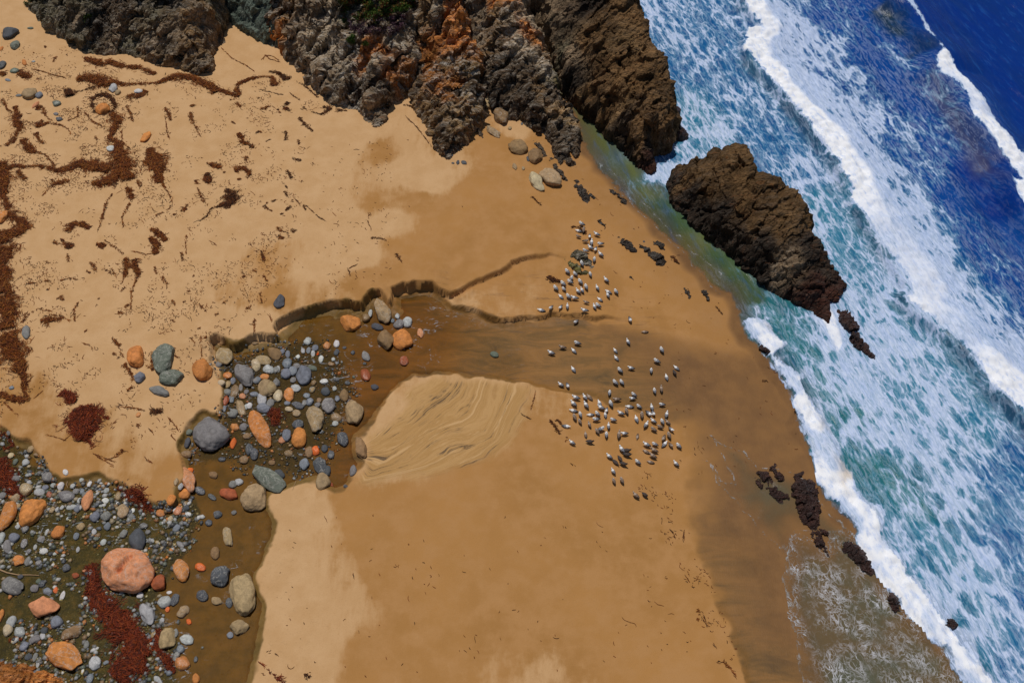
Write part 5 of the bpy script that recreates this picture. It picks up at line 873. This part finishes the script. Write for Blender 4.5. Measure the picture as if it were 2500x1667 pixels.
for r in ["00:1350,890,14;1390,940,22;1400,990,12", "00:1355,960,5;1370,1080,5;1390,1140,9", "00:1575,865,26", "00:1560,930,20;1580,1000,18;1610,1050,10;1640,1120,5", "00:1960,1100,26;1990,1160,32;2050,1190,20;2090,1220,10", "00:2020,1290,24;2020,1335,14", "00:1740,1350,30;1800,1380,26;1840,1420,10", "00:1690,1440,14;1705,1480,40;1730,1480,36", "00:1930,1400,28;1980,1380,25;2030,1400,28", "00:2040,1400,26;2050,1440,20", "00:1960,1470,20", "00:2140,900,28;2215,875,8", "00:2275,900,14;2300,930,8", "00:2340,890,24", "00:1890,820,12", "00:1950,840,16;1970,880,18", "00:2030,970,10", "00:1650,870,10", "00:1040,870,18;1070,940,12;1090,1000,8", "00:1050,970,14", "00:1240,890,8", "00:460,470,18;440,510,10", "00:370,385,18", "00:275,435,10", "00:2120,1080,16;2150,1090,8", "00:1900,1000,10;1930,1020,10", "00:2120,805,12", "00:540,890,12;580,895,8", "00:780,1120,8;800,1155,12", "00:640,870,10;640,960,6;560,990,6", "00:2180,460,6;2220,490,6;2290,510,8", "00:2155,490,6;2180,455,5;2240,465,5;2290,500,6", "00:1820,400,5;1900,480,4;2020,540,5;2090,590,4", "00:700,930,8;760,1000,14;850,1040,12", "00:1000,1080,6;1000,1160,8;1060,1220,8",
 "01:190,590,14;260,600,20;320,640,32;350,655,24", "01:330,850,32;350,860,28", "01:310,880,12;360,915,24", "01:640,880,18;700,895,26;620,940,12;540,920,6", "01:420,670,12;500,720,12;590,800,10", "01:470,885,20;500,900,12", "01:440,970,14;500,1040,20;550,1075,10", "01:330,1080,12;330,1150,16", "01:440,1190,12;430,1150,6", "01:100,1080,20", "01:385,1300,20;450,1320,14", "01:340,1400,12;380,1460,9", "01:0,1170,20;60,1215,20", "01:10,1440,28;30,1450,20", "01:300,1240,8", "01:740,905,22;830,912,8", "01:180,1150,14", "01:490,1120,8", "01:1315,960,5;1400,1040,4;1460,1120,4;1520,1200,3", "01:1300,860,14;1370,880,10", "01:1330,1150,6", "01:1000,1390,8", "01:170,970,6", "01:260,900,14", "01:130,740,5;250,770,5;300,780,6", "01:350,760,5;440,820,5",
 "10:150,60,38;200,130,22", "10:440,170,20;520,150,32;570,150,20", "10:430,130,8;430,180,8;350,260,8", "10:1050,200,30;1080,280,26;1060,340,14;1000,440,8;1012,520,6", "10:920,250,10;870,330,18;840,450,12;800,560,5", "10:1130,140,20;1155,190,14", "10:620,590,22;640,600,10", "10:440,640,20;480,660,16", "10:510,620,14;545,675,26;600,680,22", "10:1090,720,5;1200,745,6;1240,740,8", "10:860,630,8;950,690,9;1010,740,8", "10:800,655,26;860,680,26", "10:1600,140,20;1625,170,12", "10:1620,200,6;1650,270,12;1700,340,12", "10:1540,340,24;1500,390,22", "10:1430,415,18", "10:1280,430,16;1340,400,10", "10:1270,850,12;1285,905,12", "10:1330,930,16;1370,990,10;1368,1020,5", "10:340,1290,22;400,1285,48;450,1280,34;520,1265,12", "10:400,1240,10;500,1245,8;570,1290,6", "10:180,1300,14;240,1230,14;320,1190,8;420,1210,5", "10:490,1095,24;520,1120,12", "10:390,1030,14", "10:800,1100,22", "10:2085,1275,16;2085,1330,10;2090,1380,5", "10:2060,1180,24;2020,1185,8", "10:740,810,10;770,840,18;790,880,12", "10:715,880,14;740,900,10", "10:200,985,12;300,975,12", "10:370,960,14;420,965,10", "10:500,960,10;560,940,12;640,950,6", "10:1040,1160,22", "10:1035,1235,20;970,1220,9", "10:640,1140,10;605,1200,10;615,1290,9", "10:1410,1125,16;1440,1160,8", "10:1515,1130,12", "10:1610,1140,14;1690,1210,5", "10:1775,1235,16", "10:1585,918,14", "10:1540,1045,14", "10:1490,730,14;1500,800,12", "10:1530,590,14;1525,650,6;1530,740,5", "10:1700,0,24;1790,30,20", "10:2300,560,18;2275,520,12", "10:2290,610,14;2330,615,10", "10:2190,320,16", "10:2170,360,14;2230,390,6", "10:2250,300,12", "10:1730,640,6;1775,670,8", "10:1780,590,8", "10:2150,740,10;2170,800,14", "10:2035,760,14", "10:2000,920,18", "10:2160,920,14;2190,960,8", "10:2080,880,10;2110,890,8", "10:2130,1060,10;2150,1140,8", "10:1400,1280,14;1430,1300,8", "10:1630,1350,14", "10:1690,1420,14", "10:1880,1290,10", "10:1840,1135,14", "10:2210,1240,6;2230,1290,6", "10:1180,1220,6", "10:920,870,8;960,930,5", "10:850,860,12;930,910,8", "10:550,740,10;570,800,12", "10:990,1050,8;1030,1010,12", "10:700,1370,10", "10:920,1430,12;960,1480,18;990,1490,10", "10:2430,1480,4",
 "11:475,345,20;490,380,9", "11:400,285,4;440,330,5", "11:500,350,3;600,440,3;650,468,3", "11:385,545,24;390,565,20", "11:360,575,8;290,550,5", "11:260,595,18;310,608,10", "11:260,530,14", "11:370,345,20;330,385,14", "11:290,410,16", "11:150,790,18;130,720,9", "11:1030,610,10;1090,612,15;1150,624,6", "11:1235,740,16;1262,785,10;1285,815,3", "11:850,858,5;910,828,7", "11:838,862,5;858,915,4", "11:903,912,8;915,935,4;900,950,3", "11:1015,440,8;1010,405,8", "11:1000,475,3;1030,540,3", "11:460,140,12", "11:340,60,12;370,120,8", "11:300,150,10;340,200,8", "11:345,270,10;320,230,12", "11:150,345,20;180,370,10", "11:230,300,16", "11:1340,350,6", "11:1060,322,7", "11:1230,445,8", "11:925,655,5;900,640,4", "11:1775,350,7", "11:840,1110,4;875,1135,3"]:
    c_, rest = r.split(":"); 
    try: kelp(c_, [tuple(float(v) for v in t.split(",")) for t in rest.split(";")], kind='k' if c_ in ('00', '10') else 'd')
    except Exception as e_: print("kelp", r, e_)
kelp('10', [(0,0,80),(20,150,70),(30,250,45),(80,400,45),(180,480,70),(200,550,58),(90,580,60)], "broad kelp bank bulging right from the left edge")
kelp('10', [(20,560,80),(30,700,100),(20,900,100),(30,1050,85),(60,1200,95),(60,1350,110)], "wide kelp bank running down the left edge of the sand", dens=.9)
kelp('20', [(40,60,120),(130,250,100),(170,350,68),(200,420,38),(195,520,22),(235,600,26)], "lower end of the left kelp bank, tapering to a tip")
kelp('20', [(0,540,30),(100,580,36),(200,605,34)], "kelp tongue under the tapered tip of the left bank"); kelp('20', [(40,620,6),(140,715,5)])
kelp('10', [(560,560,34),(600,490,38),(680,500,38),(730,530,24)], "crescent-shaped kelp clump left of centre")
kelp('10', [(1240,540,22),(1300,570,38),(1360,630,26)], "kelp clump shaped like a bent wing"); kelp('10', [(1235,610,26),(1290,670,36),(1270,740,36)], "kelp clump just below the bent wing clump")
kelp('10', [(1040,780,36),(1040,850,36),(1030,920,22),(1000,980,11)], "left leg of the forked kelp clump"); kelp('10', [(1090,790,38),(1120,880,32),(1140,910,22),(1100,1000,9),(1080,1050,13),(1075,1180,4)], "right leg of the forked kelp clump")
kelp('10', [(1860,220,32),(1905,260,56),(1890,330,50),(1800,350,26),(1730,370,15),(1700,430,9),(1640,470,9)], "dark kelp heap with a long tail on the upper sand", 'd', 1.3)
kelp('10', [(1700,80,20),(1720,130,40),(1700,160,25)], kind='d'); kelp('10', [(560,680,34),(580,690,26)], kind='d')
kelp('20', [(520,530,45),(560,570,62),(620,600,38)], "upper lobe of the big dark red kelp heap", 'r', 1.5, mound=1.3); kelp('20', [(680,660,95),(700,760,135),(690,860,100),(650,930,50)], "big dark red kelp heap on the lower left sand", 'r', 1.5, mound=1.3)
kelp('20', [(730,930,24),(770,980,14)], kind='r'); kelp('20', [(840,730,26),(900,742,8)], kind='r')
for r in ["1000,650,7;1100,660,10;1180,682,12", "1380,740,5;1430,790,8;1460,840,4", "1130,790,16;1140,820,8", "1010,1005,24;960,1040,9", "1230,835,9;1260,870,6", "930,100,12;980,145,14", "930,212,20;970,250,16", "975,160,7;1010,240,7", "1080,490,24;1040,520,12", "860,1085,4;950,1060,4;1000,1030,4", "480,560,4", "1080,860,6", "270,400,6;240,440,6;180,480,5", "680,130,6;740,150,5", "700,25,14", "320,1,4", "1410,890,6;1445,930,5", "1080,920,8", "800,165,8", "850,210,8", "1250,990,5", "1190,1070,5;1240,1105,4", "940,1100,3;780,1040,3;920,1135,6", "1340,815,9", "390,880,3;530,920,3;580,880,3", "280,580,4;340,530,3", "1650,80,6;1655,240,3", "1690,150,8", "1680,85,12", "2080,15,8", "1560,80,5;1600,130,3"]:
    kelp('20', [tuple(float(v) for v in t.split(",")) for t in r.split(";")])
kelp('20', [(1020,300,22),(1055,345,26),(1085,380,14),(1090,440,15)], "kelp hanging on the left of the smooth orange boulder"); kelp('20', [(1240,690,42),(1330,680,42)], "dark kelp bunch with a forked end, under the flat grey stone", 'd')
kelp('20', [(1260,200,20),(1250,280,14),(1255,350,12),(1200,310,8)], "kelp draped over the left side of the green boulder"); kelp('20', [(1290,175,16),(1370,190,12),(1450,240,5)], "kelp over the top of the green boulder")
kelp('20', [(2235,680,50),(2255,740,60),(2250,800,25)], "dark red weed heap among the stream pebbles", 'r', 1.6, mound=1.6)
kelp('20', [(980,1310,30),(1060,1350,52),(1140,1390,68),(1200,1440,50),(1260,1500,28)], "red weed heap below the sand bank's lower edge", 'r', 1.5)
kelp('20', [(0,1090,60),(60,1250,80),(120,1340,70),(180,1400,40)], "red weed heap behind the left edge boulders", 'r', 1.2)
kelp('20', [(0,870,30),(60,890,18),(110,960,14),(30,1000,30)], "dark red weed at the gravel's upper left corner", 'r')
kelp('30', [(720,560,45),(770,640,55),(760,740,80),(820,860,80)], "upper part of the red weed bed left of the huge boulder", 'r', 1.5)
kelp('30', [(790,800,70),(850,900,100),(960,1000,130),(1060,1120,150),(1130,1240,150)], "middle of the red weed bed", 'r', 1.5); kelp('30', [(1120,1180,120),(1160,1300,150),(1060,1380,190),(960,1470,150)], "widest lower part of the red weed bed", 'r', 1.4)
kelp('30', [(1310,1080,45),(1280,1200,40),(1360,1310,70),(1430,1420,25)], "red weed around the rough orange-tan boulder", 'r', 1.3); kelp('30', [(80,1170,30),(180,1150,40)], "small red weed patch at lower left", 'r')
kelp('30', [(1150,1140,4),(1180,1240,4)]); kelp('30', [(1500,0,5)])
kelp('32', [(1905,1330,14),(1955,1390,9),(2008,1460,8)], "orange kelp stalk at the bottom of the beach", 'k'); kelp('32', [(1465,255,7),(1495,290,6),(1503,335,6)], None, 'd'); kelp('32', [(1578,265,4),(1575,345,9)], None, 'd')
kelp('32', [(1590,630,6),(1610,660,10),(1625,680,8)]); kelp('32', [(1820,1190,9),(1838,1220,8)], None, 'd'); kelp('32', [(1690,905,18),(1700,930,12)]); kelp('32', [(1700,1000,14),(1680,975,8)]); kelp('32', [(1855,1335,9),(1895,1348,9)], None, 'd'); kelp('32', [(1745,970,3),(1768,1045,3)], None, 'd')
kelp('31', [(120,1350,8),(200,1420,12),(260,1470,18),(320,1505,28)], "sprigged red weed stem at the bottom left of the pale sand", 'r'); kelp('31', [(245,1275,10),(275,1295,12)], None, 'd'); kelp('31', [(490,1440,16),(510,1475,22)], None, 'd'); kelp('31', [(180,1260,5),(210,1240,8)], None, 'd'); kelp('31', [(130,1430,5),(155,1450,8)]); kelp('31', [(880,620,4),(892,655,7)], None, 'd')
kelp('12', [(655,520,12),(710,515,22),(760,560,20),(775,580,8)], "black weed clump under the topmost gull", 'd'); kelp('12', [(470,930,22),(510,960,42),(560,965,22)], "weed heap left of the gulls on the light sand", 'd')
kelp('12', [(1480,760,22),(1510,800,22),(1535,820,12)], "broken weed clump right of the rounded weedy rock", 'd'); kelp('12', [(1840,1168,8),(1870,1205,12),(1893,1235,8)], "thin weed streak by the surf", 'd'); kelp('12', [(335,270,10),(365,305,12),(405,340,9)], "small weed streak under the pale speckled boulder", 'd')
kelp('22', [(480,755,12),(520,810,20),(560,870,14)], "weed streak beside the left gulls of the flock", 'd'); kelp('22', [(530,750,12),(575,790,14)], None, 'd'); kelp('22', [(620,900,12),(610,935,10)], None, 'k'); kelp('22', [(248,712,4),(318,748,5)], None, 'd'); kelp('22', [(645,1112,4),(685,1135,5)], None, 'd'); kelp('22', [(2225,435,12),(2265,440,8)], None, 'd'); kelp('22', [(360,530,2),(325,670,2)], None, 'k')
def clip_(t):
    w = t.split()[:6]
    while w[-1].rstrip(",") in ("with", "a", "long", "on", "in", "the", "of", "at", "and", "from", "by", "under", "big", "left", "right", "forked", "to", "along", "round", "its", "an", "below", "just"): w.pop()
    return " ".join(w).rstrip(",")
adj = {'k': 'brown', 'd': 'blackish', 'r': 'dark red'}
mk2 = [(k[0], k[1], k[5]) for k in kelps if k[5]]+[(x, y, short[(x, y)]) for (x, y) in short]
seen2 = {}; gk_ = defaultdict(list)
for k in kelps:
    if k[5]: tag(k[6], k[5], "kelp"); seen2[k[5]] = 1; continue
    bx = min(mk2, key=lambda m_: math.hypot(m_[0]-k[0], m_[1]-k[1])); dx, dy = k[0]-bx[0], k[1]-bx[1]
    rel = ("right of" if dx > 0 else "left of") if abs(dx) > abs(dy) else ("below" if dy > 0 else "above")
    shp = "strand" if k[3] < .09 else ("tuft" if k[3] < .2 else "clump"); sz = "thin" if k[3] < .09 else ("small" if k[3] < .2 else "")
    gk_[(" ".join(w for w in (sz, adj[k[7]], "kelp", shp) if w), rel, clip_(bx[2]))].append((math.hypot(dx, dy), k))
od2 = ordn+["ninth nearest", "tenth nearest", "eleventh nearest", "twelfth nearest", "farthest"]
for key, rs in gk_.items():
    rs.sort(key=lambda r_: r_[0])
    for i, (dd, k) in enumerate(rs):
        lab = f"{key[0]} {key[1]} the {key[2]}" if len(rs) == 1 else f"{od2[min(i, 12)]} {key[0]} {key[1]} the {key[2]}"
        while lab in seen2: lab = "another "+lab
        seen2[lab] = 1; tag(k[6], lab, "kelp", "kelp strewn over the upper sand" if k[7] != 'r' else None)
# uncountable scraps
def litter(polys, label, seed):
    r_ = np.random.default_rng(seed); xs_, ys_ = [], []
    for cid, pl, n in polys:
        P = gp(q(cid, *pl)); x = r_.uniform(P[:, 0].min(), P[:, 0].max(), n*6); y = r_.uniform(P[:, 1].min(), P[:, 1].max(), n*6)
        ok = (polydist(x, y, P) > 0) & (r_.uniform(0, 1, n*6) < ss(.05, .40, fbm(x*.55, y*.55, o=3, s=seed)+.12)); xs_.append(x[ok][:n]); ys_.append(y[ok][:n])
    x = np.concatenate(xs_); y = np.concatenate(ys_); n = len(x); pal = np.array(KC['d']+KC['k'][:2])
    V, F, T = strands(x, y, tz(x, y), np.where(r_.uniform(0, 1, n) < .6, -.9+r_.normal(0, .45, n), r_.uniform(0, 6.28, n)), np.where(r_.uniform(0, 1, n) < .06, r_.uniform(.5, 1.1, n), r_.uniform(.10, .42, n)), r_.uniform(.028, .062, n), pal[r_.integers(0, len(pal), n)], r_, 0, .8)
    tag(link("kelp_litter", mesh("kelp_litter", V, F, [mat_kelp], False, dict(tint=T))), label, "kelp litter", kind="stuff")
litter([('F', [(20,160),(420,190),(500,180),(640,170),(760,250),(740,300),(700,480),(640,600),(620,720),(480,800),(300,820),(150,900),(60,920),(60,700),(20,300)], 3600), ('F', [(0,140),(330,160),(320,420),(120,480),(90,940),(0,960)], 1500), ('F', [(120,700),(480,720),(500,860),(420,990),(260,1060),(120,960)], 420), ('F', [(560,300),(900,330),(900,640),(700,700),(560,640)], 260), ('F', [(620,1180),(1540,1180),(1680,1560),(620,1560)], 120), ('F', [(1440,1080),(1530,1080),(1620,1300),(1720,1560),(1660,1560),(1570,1320)], 210), ('F', [(0,60),(300,150),(200,400),(0,400)], 300)], "tiny scraps of kelp strewn over the beach", 77)
litter([('F', [(1280,280),(1560,640),(1800,760),(1840,1060),(1560,1100),(1400,600)], 120)], "sparse dark scraps on the wet sand by the surf", 78)
# driftwood sticks
m = M("driftwood"); mat_wood = m.done(m.bsdf(m.mix(m.noise(m.n('NewGeometry').outputs[0], 6, 4, .6), (.30, .17, .08), (.42, .28, .15)), .8))
def stick(cid, pts, r0, label, col=None):
    W = gp(q(cid, *pts)); z = tz(W[:, 0], W[:, 1])+r0*1.0; V = []; k = 7; n = len(W)
    for i in range(n):
        t = W[min(i+1, n-1)]-W[max(i-1, 0)]; t = t/np.linalg.norm(t); rr = r0*(1-.6*i/(n-1))
        for j in range(k): a = 2*math.pi*j/k; V.append([W[i, 0]-t[1]*rr*math.cos(a), W[i, 1]+t[0]*rr*math.cos(a), z[i]+rr*math.sin(a)])
    F = [[i*k+j, i*k+(j+1) % k, (i+1)*k+(j+1) % k, (i+1)*k+j] for i in range(n-1) for j in range(k)]
    tag(link("driftwood_stick", mesh("driftwood_stick", V, F, [mat_wood])), label, "driftwood")
stick('30', [(0,585),(60,610),(150,628),(250,628),(325,632)], .07, "long curved driftwood stick at the left edge of the gravel")
stick('30', [(380,408),(470,402),(560,412),(640,414),(695,412)], .03, "thin straight driftwood twig in the green weed")
stick('20', [(555,1262),(548,1290),(560,1320)], .05, "short orange-brown driftwood stub by the sand bank foot")
stick('21', [(415,1255),(400,1290),(385,1330)], .03, "pale twig on the pool's lower bank")
# ================================================================ GULLS
def simple(name, col, rough=.7, mott=None):
    m = M(name); c = col
    if mott: c = m.mix(m.ramp(m.noise(m.n('TexCoord').outputs[3], 16, 3, .7), .4, .6), col, mott)
    return m.done(m.bsdf(c, rough))
g_w = simple("gull_white", (.80, .79, .77)); g_g = simple("gull_grey", (.20, .20, .22)); g_b = simple("gull_black", (.03, .03, .035)); g_y = simple("gull_beak", (.65, .38, .06)); g_p = simple("gull_leg", (.55, .30, .25))
g_br = simple("gull_brown", (.26, .17, .11), .8, (.12, .08, .055)); g_bl = simple("gull_pale_brown", (.48, .38, .30), .8, (.30, .21, .15)); g_d = simple("gull_dark", (.085, .055, .04), .8, (.04, .028, .022))
def gull_mesh(pose, kind):
    # spine rings from tail tip to beak: (x forward, z, half width, half height)
    B = [(-.30, .27, .012, .006), (-.26, .275, .040, .012), (-.19, .28, .065, .034), (-.11, .275, .105, .075), (-.02, .265, .130, .105), (.07, .265, .128, .115), (.15, .290, .098, .100)]
    if pose == 0: H = [(.190, .335, .066, .070), (.212, .385, .056, .058), (.230, .425, .058, .058), (.262, .432, .046, .046), (.290, .425, .020, .022), (.315, .420, .011, .014), (.350, .410, .004, .005)]
    elif pose == 1: H = [(.165, .345, .078, .074), (.14, .385, .066, .060), (.10, .405, .062, .052), (.06, .395, .048, .042), (.03, .380, .020, .020), (.005, .372, .010, .012), (-.03, .362, .004, .005)]
    else: H = [(.20, .31, .055, .058), (.235, .325, .042, .044), (.262, .335, .043, .042), (.295, .335, .037, .037), (.322, .328, .019, .021), (.345, .322, .010, .013), (.378, .312, .004, .005)]
    R_ = B+H; k = 12; V = []; dz = -.16 if pose == 2 else 0
    for i, (x, z, w, h) in enumerate(R_):
        p0 = np.array(R_[max(i-1, 0)][:2]); p1 = np.array(R_[min(i+1, len(R_)-1)][:2]); t = (p1-p0)/(np.linalg.norm(p1-p0)+1e-9)
        n_ = np.array([-t[1], t[0]])
        if i < 7: n_ = np.array([0., 1.])
        for j in range(k):
            a = 2*math.pi*j/k; V.append([x+n_[0]*h*math.sin(a), w*math.cos(a), z+n_[1]*h*math.sin(a)+dz])
    F, mi = [], []; nR = len(R_)
    for i in range(nR-1):
        for j in range(k):
            F.append([i*k+j, i*k+(j+1) % k, (i+1)*k+(j+1) % k, (i+1)*k+j]); a = (j+.5)/k*2*math.pi; top = math.sin(a) > -.25
            if i >= nR-3: mi.append(2)
            elif i >= 4: mi.append(0)
            elif i < 1: mi.append(3 if top else 0)
            elif top: mi.append(1)
            else: mi.append(0)
    # folded wings: long tapering blades lying on the back, dark tips crossing past the tail
    for s in (-1, 1):
        Wg = [(.045, .085, .345, .02), (.00, .100, .350, .050), (-.06, .098, .325, .060), (-.16, .085, .31, .048), (-.26, .055, .295, .030), (-.33, .028, .285, .014), (-.37, .012, .280, .003)]
        b0 = len(V)
        for (x, y, z, c_) in Wg:
            V += [[x, s*(y-c_), z+dz+.012], [x, s*(y+c_*.45), z+dz-.01], [x, s*(y+c_*.62), z+dz-.06-c_*.2], [x, s*(y-c_), z+dz-.02]]
        for i in range(len(Wg)-1):
            for j in range(4): F.append([b0+i*4+j, b0+i*4+(j+1) % 4, b0+(i+1)*4+(j+1) % 4, b0+(i+1)*4+j]); mi.append(3 if i >= 3 else 1)
    if pose != 2:
        for s in (-1, 1):
            b0 = len(V); 
            for (x, z) in ((.0, .2), (.01, .10), (.0, .0)):
                for a in range(4): V.append([x+.009*math.cos(a*math.pi/2), s*.035+.009*math.sin(a*math.pi/2), z])
            for i in range(2):
                for j in range(4): F.append([b0+i*4+j, b0+i*4+(j+1) % 4, b0+(i+1)*4+(j+1) % 4, b0+(i+1)*4+j]); mi.append(4)
            b0 = len(V); V += [[-.01, s*.035, .006], [.06, s*.035+.03, .004], [.075, s*.035, .008], [.06, s*.035-.03, .004]]; F.append([b0, b0+3, b0+2, b0+1]); mi.append(4)
    mats = {'a': [g_w, g_g, g_y, g_b, g_p], 'b': [g_bl, g_br, g_b, g_d, g_p], 'd': [g_d, g_d, g_b, g_b, g_p]}[kind]
    return mesh("gull", V, F, mats, True, mi=mi)
GM = {(p, k): gull_mesh(p, k) for p in range(3) for k in 'abd'}
GL = {'12': "737,495a 862,580a 805,597a 820,652a 890,660a 812,690a 853,704a 768,715a 895,745a 843,787a 783,795a 740,820a 685,905a 620,885a 810,908a 655,942a 642,970a 727,970a 585,985a 940,955a 775,1012a 525,1022a 592,1028a 868,1020a 710,1048a 743,1040a 960,1045a 955,1080a 1020,1050a 570,1085a 630,1090a 680,1103a 890,1108a 775,1135b 845,1175a 872,1163a 408,1195a 485,1182a 565,1178a 622,1172a 762,1205a 690,1298a 1137,1282a 1258,1372b 700,1472a 1120,1462a 710,595b 775,635b 715,545a 755,545b",
 '22': "580,162b 488,208a 676,185a 1017,183a 1025,245a 1395,183a 1352,275a 1518,325a 672,338a 1143,332a 1052,350a 1310,352a 1503,372d 1437,402a 1013,450a 1067,448a 568,468a 625,478a 968,535a 1337,518a 1393,505b 690,575a 766,572a 805,566b 1166,548a 1155,580a 1025,590b 672,625a 775,637a 887,615a 978,625a 1132,642a 1208,645a 1395,630a 1315,657a 897,657a 1107,683b 672,675a 943,678a 812,708a 867,705a 935,710a 728,712a 1060,702a 1292,708a 1328,705a 1233,716b 1435,716a 680,733b 724,768b 853,753a 995,755a 1190,745a 1327,765a 1400,770a 1445,775b 1267,798a 1380,812b 1475,835a 1327,833b 613,802a 803,795b 960,808a 900,832a 866,848b 773,872b 942,878a 1045,880b 1088,868a 1198,885b 1455,882b 1410,908b 810,935d 660,942a 1270,960a 1337,955a 1420,950a 1473,965b 1533,968a 1270,1010b 1333,1005b 1068,1000a 1112,1008d 1115,1043d 1057,1070d 965,1055a 1020,1100d 1085,1118d 1197,1100a 1322,1052b 1305,1095b 1513,1115a 998,1178a 1003,1255b 1068,1250b 1183,1375b 1262,1372d"}
gl = []
for cid, s in GL.items():
    for it in s.split():
        kind = it[-1]; x, y = (float(v) for v in it[:-1].split(",")); p = q(cid, (x, y))[0]; gl.append([p[0], p[1], kind])
used_ = set()
def zone(x, y):
    if y < 640: return "around the mottled outcrop"
    if y < 685: return "by the broken outcrop"
    if y < 722: return "on light sand below the outcrops"
    if y < 775: return "just above the lower sand scarp"
    if y < 865 or (y < 925 and x > 1480): return "in the upper half of the brown stream"
    if y < 945: return "in the lower half of the brown stream"
    if x > 1620 and y < 1105: return "on the right fringe of the flock"
    if y < 985: return "in the top rows of the sand flock"
    if y < 1018: return "in the upper middle of the sand flock"
    if y < 1062: return "in the middle of the sand flock"
    if y < 1110: return "in the lower rows of the sand flock"
    return "below the main sand flock"
ph_ = {'a': "white-headed grey", 'b': "mottled brown", 'd': "dark brown"}; pn = ["standing", "preening", "sitting"]
gz_ = defaultdict(list)
for i, (px, py, kd) in enumerate(gl):
    pose = random.choices([0, 1, 2], [.38, .44, .18])[0]; me = GM[(pose, kd)]; o = bpy.data.objects.new("gull", me); COL.objects.link(o)
    z = .22; x, y = at(px, py, z+.8)
    for _ in range(6): z_ = tz(x, y)[0]; x, y = at(px, py, z_+z)
    x, y = float(x), float(y); sc_ = random.uniform(.94, 1.20)*(1.0 if kd != 'a' else 1.04)
    hd = R(random.gauss(138, 26)) if random.random() < .78 else R(random.uniform(0, 360))
    if kd == 'd': hd = R(random.gauss(-30, 40))
    gx_ = float(tz(x, y)[0])
    for c_, h_ in ():
        pass
    o.location = (x, y, gx_-.005); o.rotation_euler = (0, 0, hd); o.scale = (sc_, sc_, sc_); gz_[(kd, pose, zone(px, py))].append((px, o))
words = ["leftmost", "second from left", "third from left", "fourth from left", "fifth from left", "sixth from left", "seventh from left", "eighth from left", "ninth from left", "tenth from left", "eleventh from left", "twelfth from left"]
for (kd, pose, zn), lst in gz_.items():
    lst.sort(key=lambda t: t[0])
    for i, (px, o) in enumerate(lst):
        lab = f"{ph_[kd]} gull {pn[pose]} {zn}"+("" if len(lst) == 1 else f", {words[min(i, 11)]}")
        tag(o, lab, "gull", "gulls resting on the beach")

# ================================================================ CLIFF PLANTS
m = M("cliff_plants"); mat_plant = m.done(m.bsdf(m.attr('tint', 1), .6, None, .3))
deps = bpy.context.evaluated_depsgraph_get()
def plants(cid, pl, n, cols, label, size=.13, seed=3, name="cliff_plants", kind="stuff"):
    bpy.context.view_layer.update(); dg = bpy.context.evaluated_depsgraph_get(); r_ = np.random.default_rng(seed); p = q(cid, *pl); x = r_.uniform(p[:, 0].min(), p[:, 0].max(), n*5); y = r_.uniform(p[:, 1].min(), p[:, 1].max(), n*5)
    ok = (polydist(x+9*vn(x*.06, y*.06, s=seed), y+9*vn(x*.06, y*.06, s=seed+1), p) > 0) & (r_.uniform(0, 1, n*5) < ss(-.3, .25, fbm(x*.05, y*.05, o=3, s=seed+2)+.1)); x, y = x[ok][:n], y[ok][:n]; V, F, T = [], [], []
    from mathutils import Vector
    for a, b in zip(x, y):
        d = np.array(ray(a, b)); d /= np.linalg.norm(d); hit, loc, nor, _, ob, _ = scene.ray_cast(dg, Vector(CAM), Vector(d))
        if not hit or not ob.name.startswith(("cliff", "rock_ridge")): continue
        ci = int(abs(vn(np.array([a*.035]), np.array([b*.035]), s=seed+9)[0])*len(cols)*1.8+r_.uniform(0, 1)) % len(cols); c = np.array(cols[ci])*r_.uniform(.6, 1.25)
        for _ in range(7):
            v = r_.normal(size=3); v[2] = abs(v[2])+.4; v /= np.linalg.norm(v); s_ = size*r_.uniform(.5, 1.4); t = np.cross(v, r_.normal(size=3)); t /= np.linalg.norm(t)+1e-9; o_ = np.array(loc)+r_.normal(0, .08, 3); i0_ = len(V)
            V += [o_-t*s_*.12, o_+t*s_*.12, o_+v*s_*.7+t*s_*.28, o_+v*s_*.7-t*s_*.28]; F.append([i0_, i0_+1, i0_+2, i0_+3]); T += [c*r_.uniform(.8, 1.2)]*4
    if V: tag(link(name, mesh(name, V, F, [mat_plant], False, dict(tint=np.array(T)))), label, "cliff plants", kind=kind)
plants('01', [(770,-40),(1385,-40),(1370,60),(1280,110),(1180,130),(1050,190),(900,210),(830,190),(790,110)], 2200, [(.045, .10, .012), (.10, .14, .02), (.16, .075, .015), (.05, .085, .015), (.13, .045, .02)], "green and russet shrubs covering the cliff's brow", .20)
plants('01', [(800,120),(900,200),(1050,160),(1220,120),(1320,80),(1290,200),(1260,290),(1120,290),(1000,270),(920,260),(850,240)], 1300, [(.085, .030, .050), (.13, .06, .085), (.05, .035, .04), (.22, .15, .17)], "purple-pink succulent mat below the green shrubs", .12, 13)
plants('01', [(835,290),(890,290),(900,345),(860,360),(840,330)], 120, [(.05, .11, .012), (.08, .14, .02)], "small green tuft under the purple mat", .16, 23)
plants('01', [(960,335),(1000,340),(1000,370),(970,375)], 70, [(.10, .15, .02), (.08, .12, .02)], "tiny yellow-green tuft on the cliff face", .14, 24)
plants('00', [(60,-20),(250,-20),(260,50),(230,95),(160,80),(120,40)], 200, [(.06, .09, .012), (.09, .10, .02)], "olive plants at the upper left end of the dark cliff", .15, 25)
plants('00', [(690,110),(740,105),(745,170),(700,175)], 90, [(.05, .075, .012)], "dark green tuft growing in the cliff's dark cleft", .15, 26)
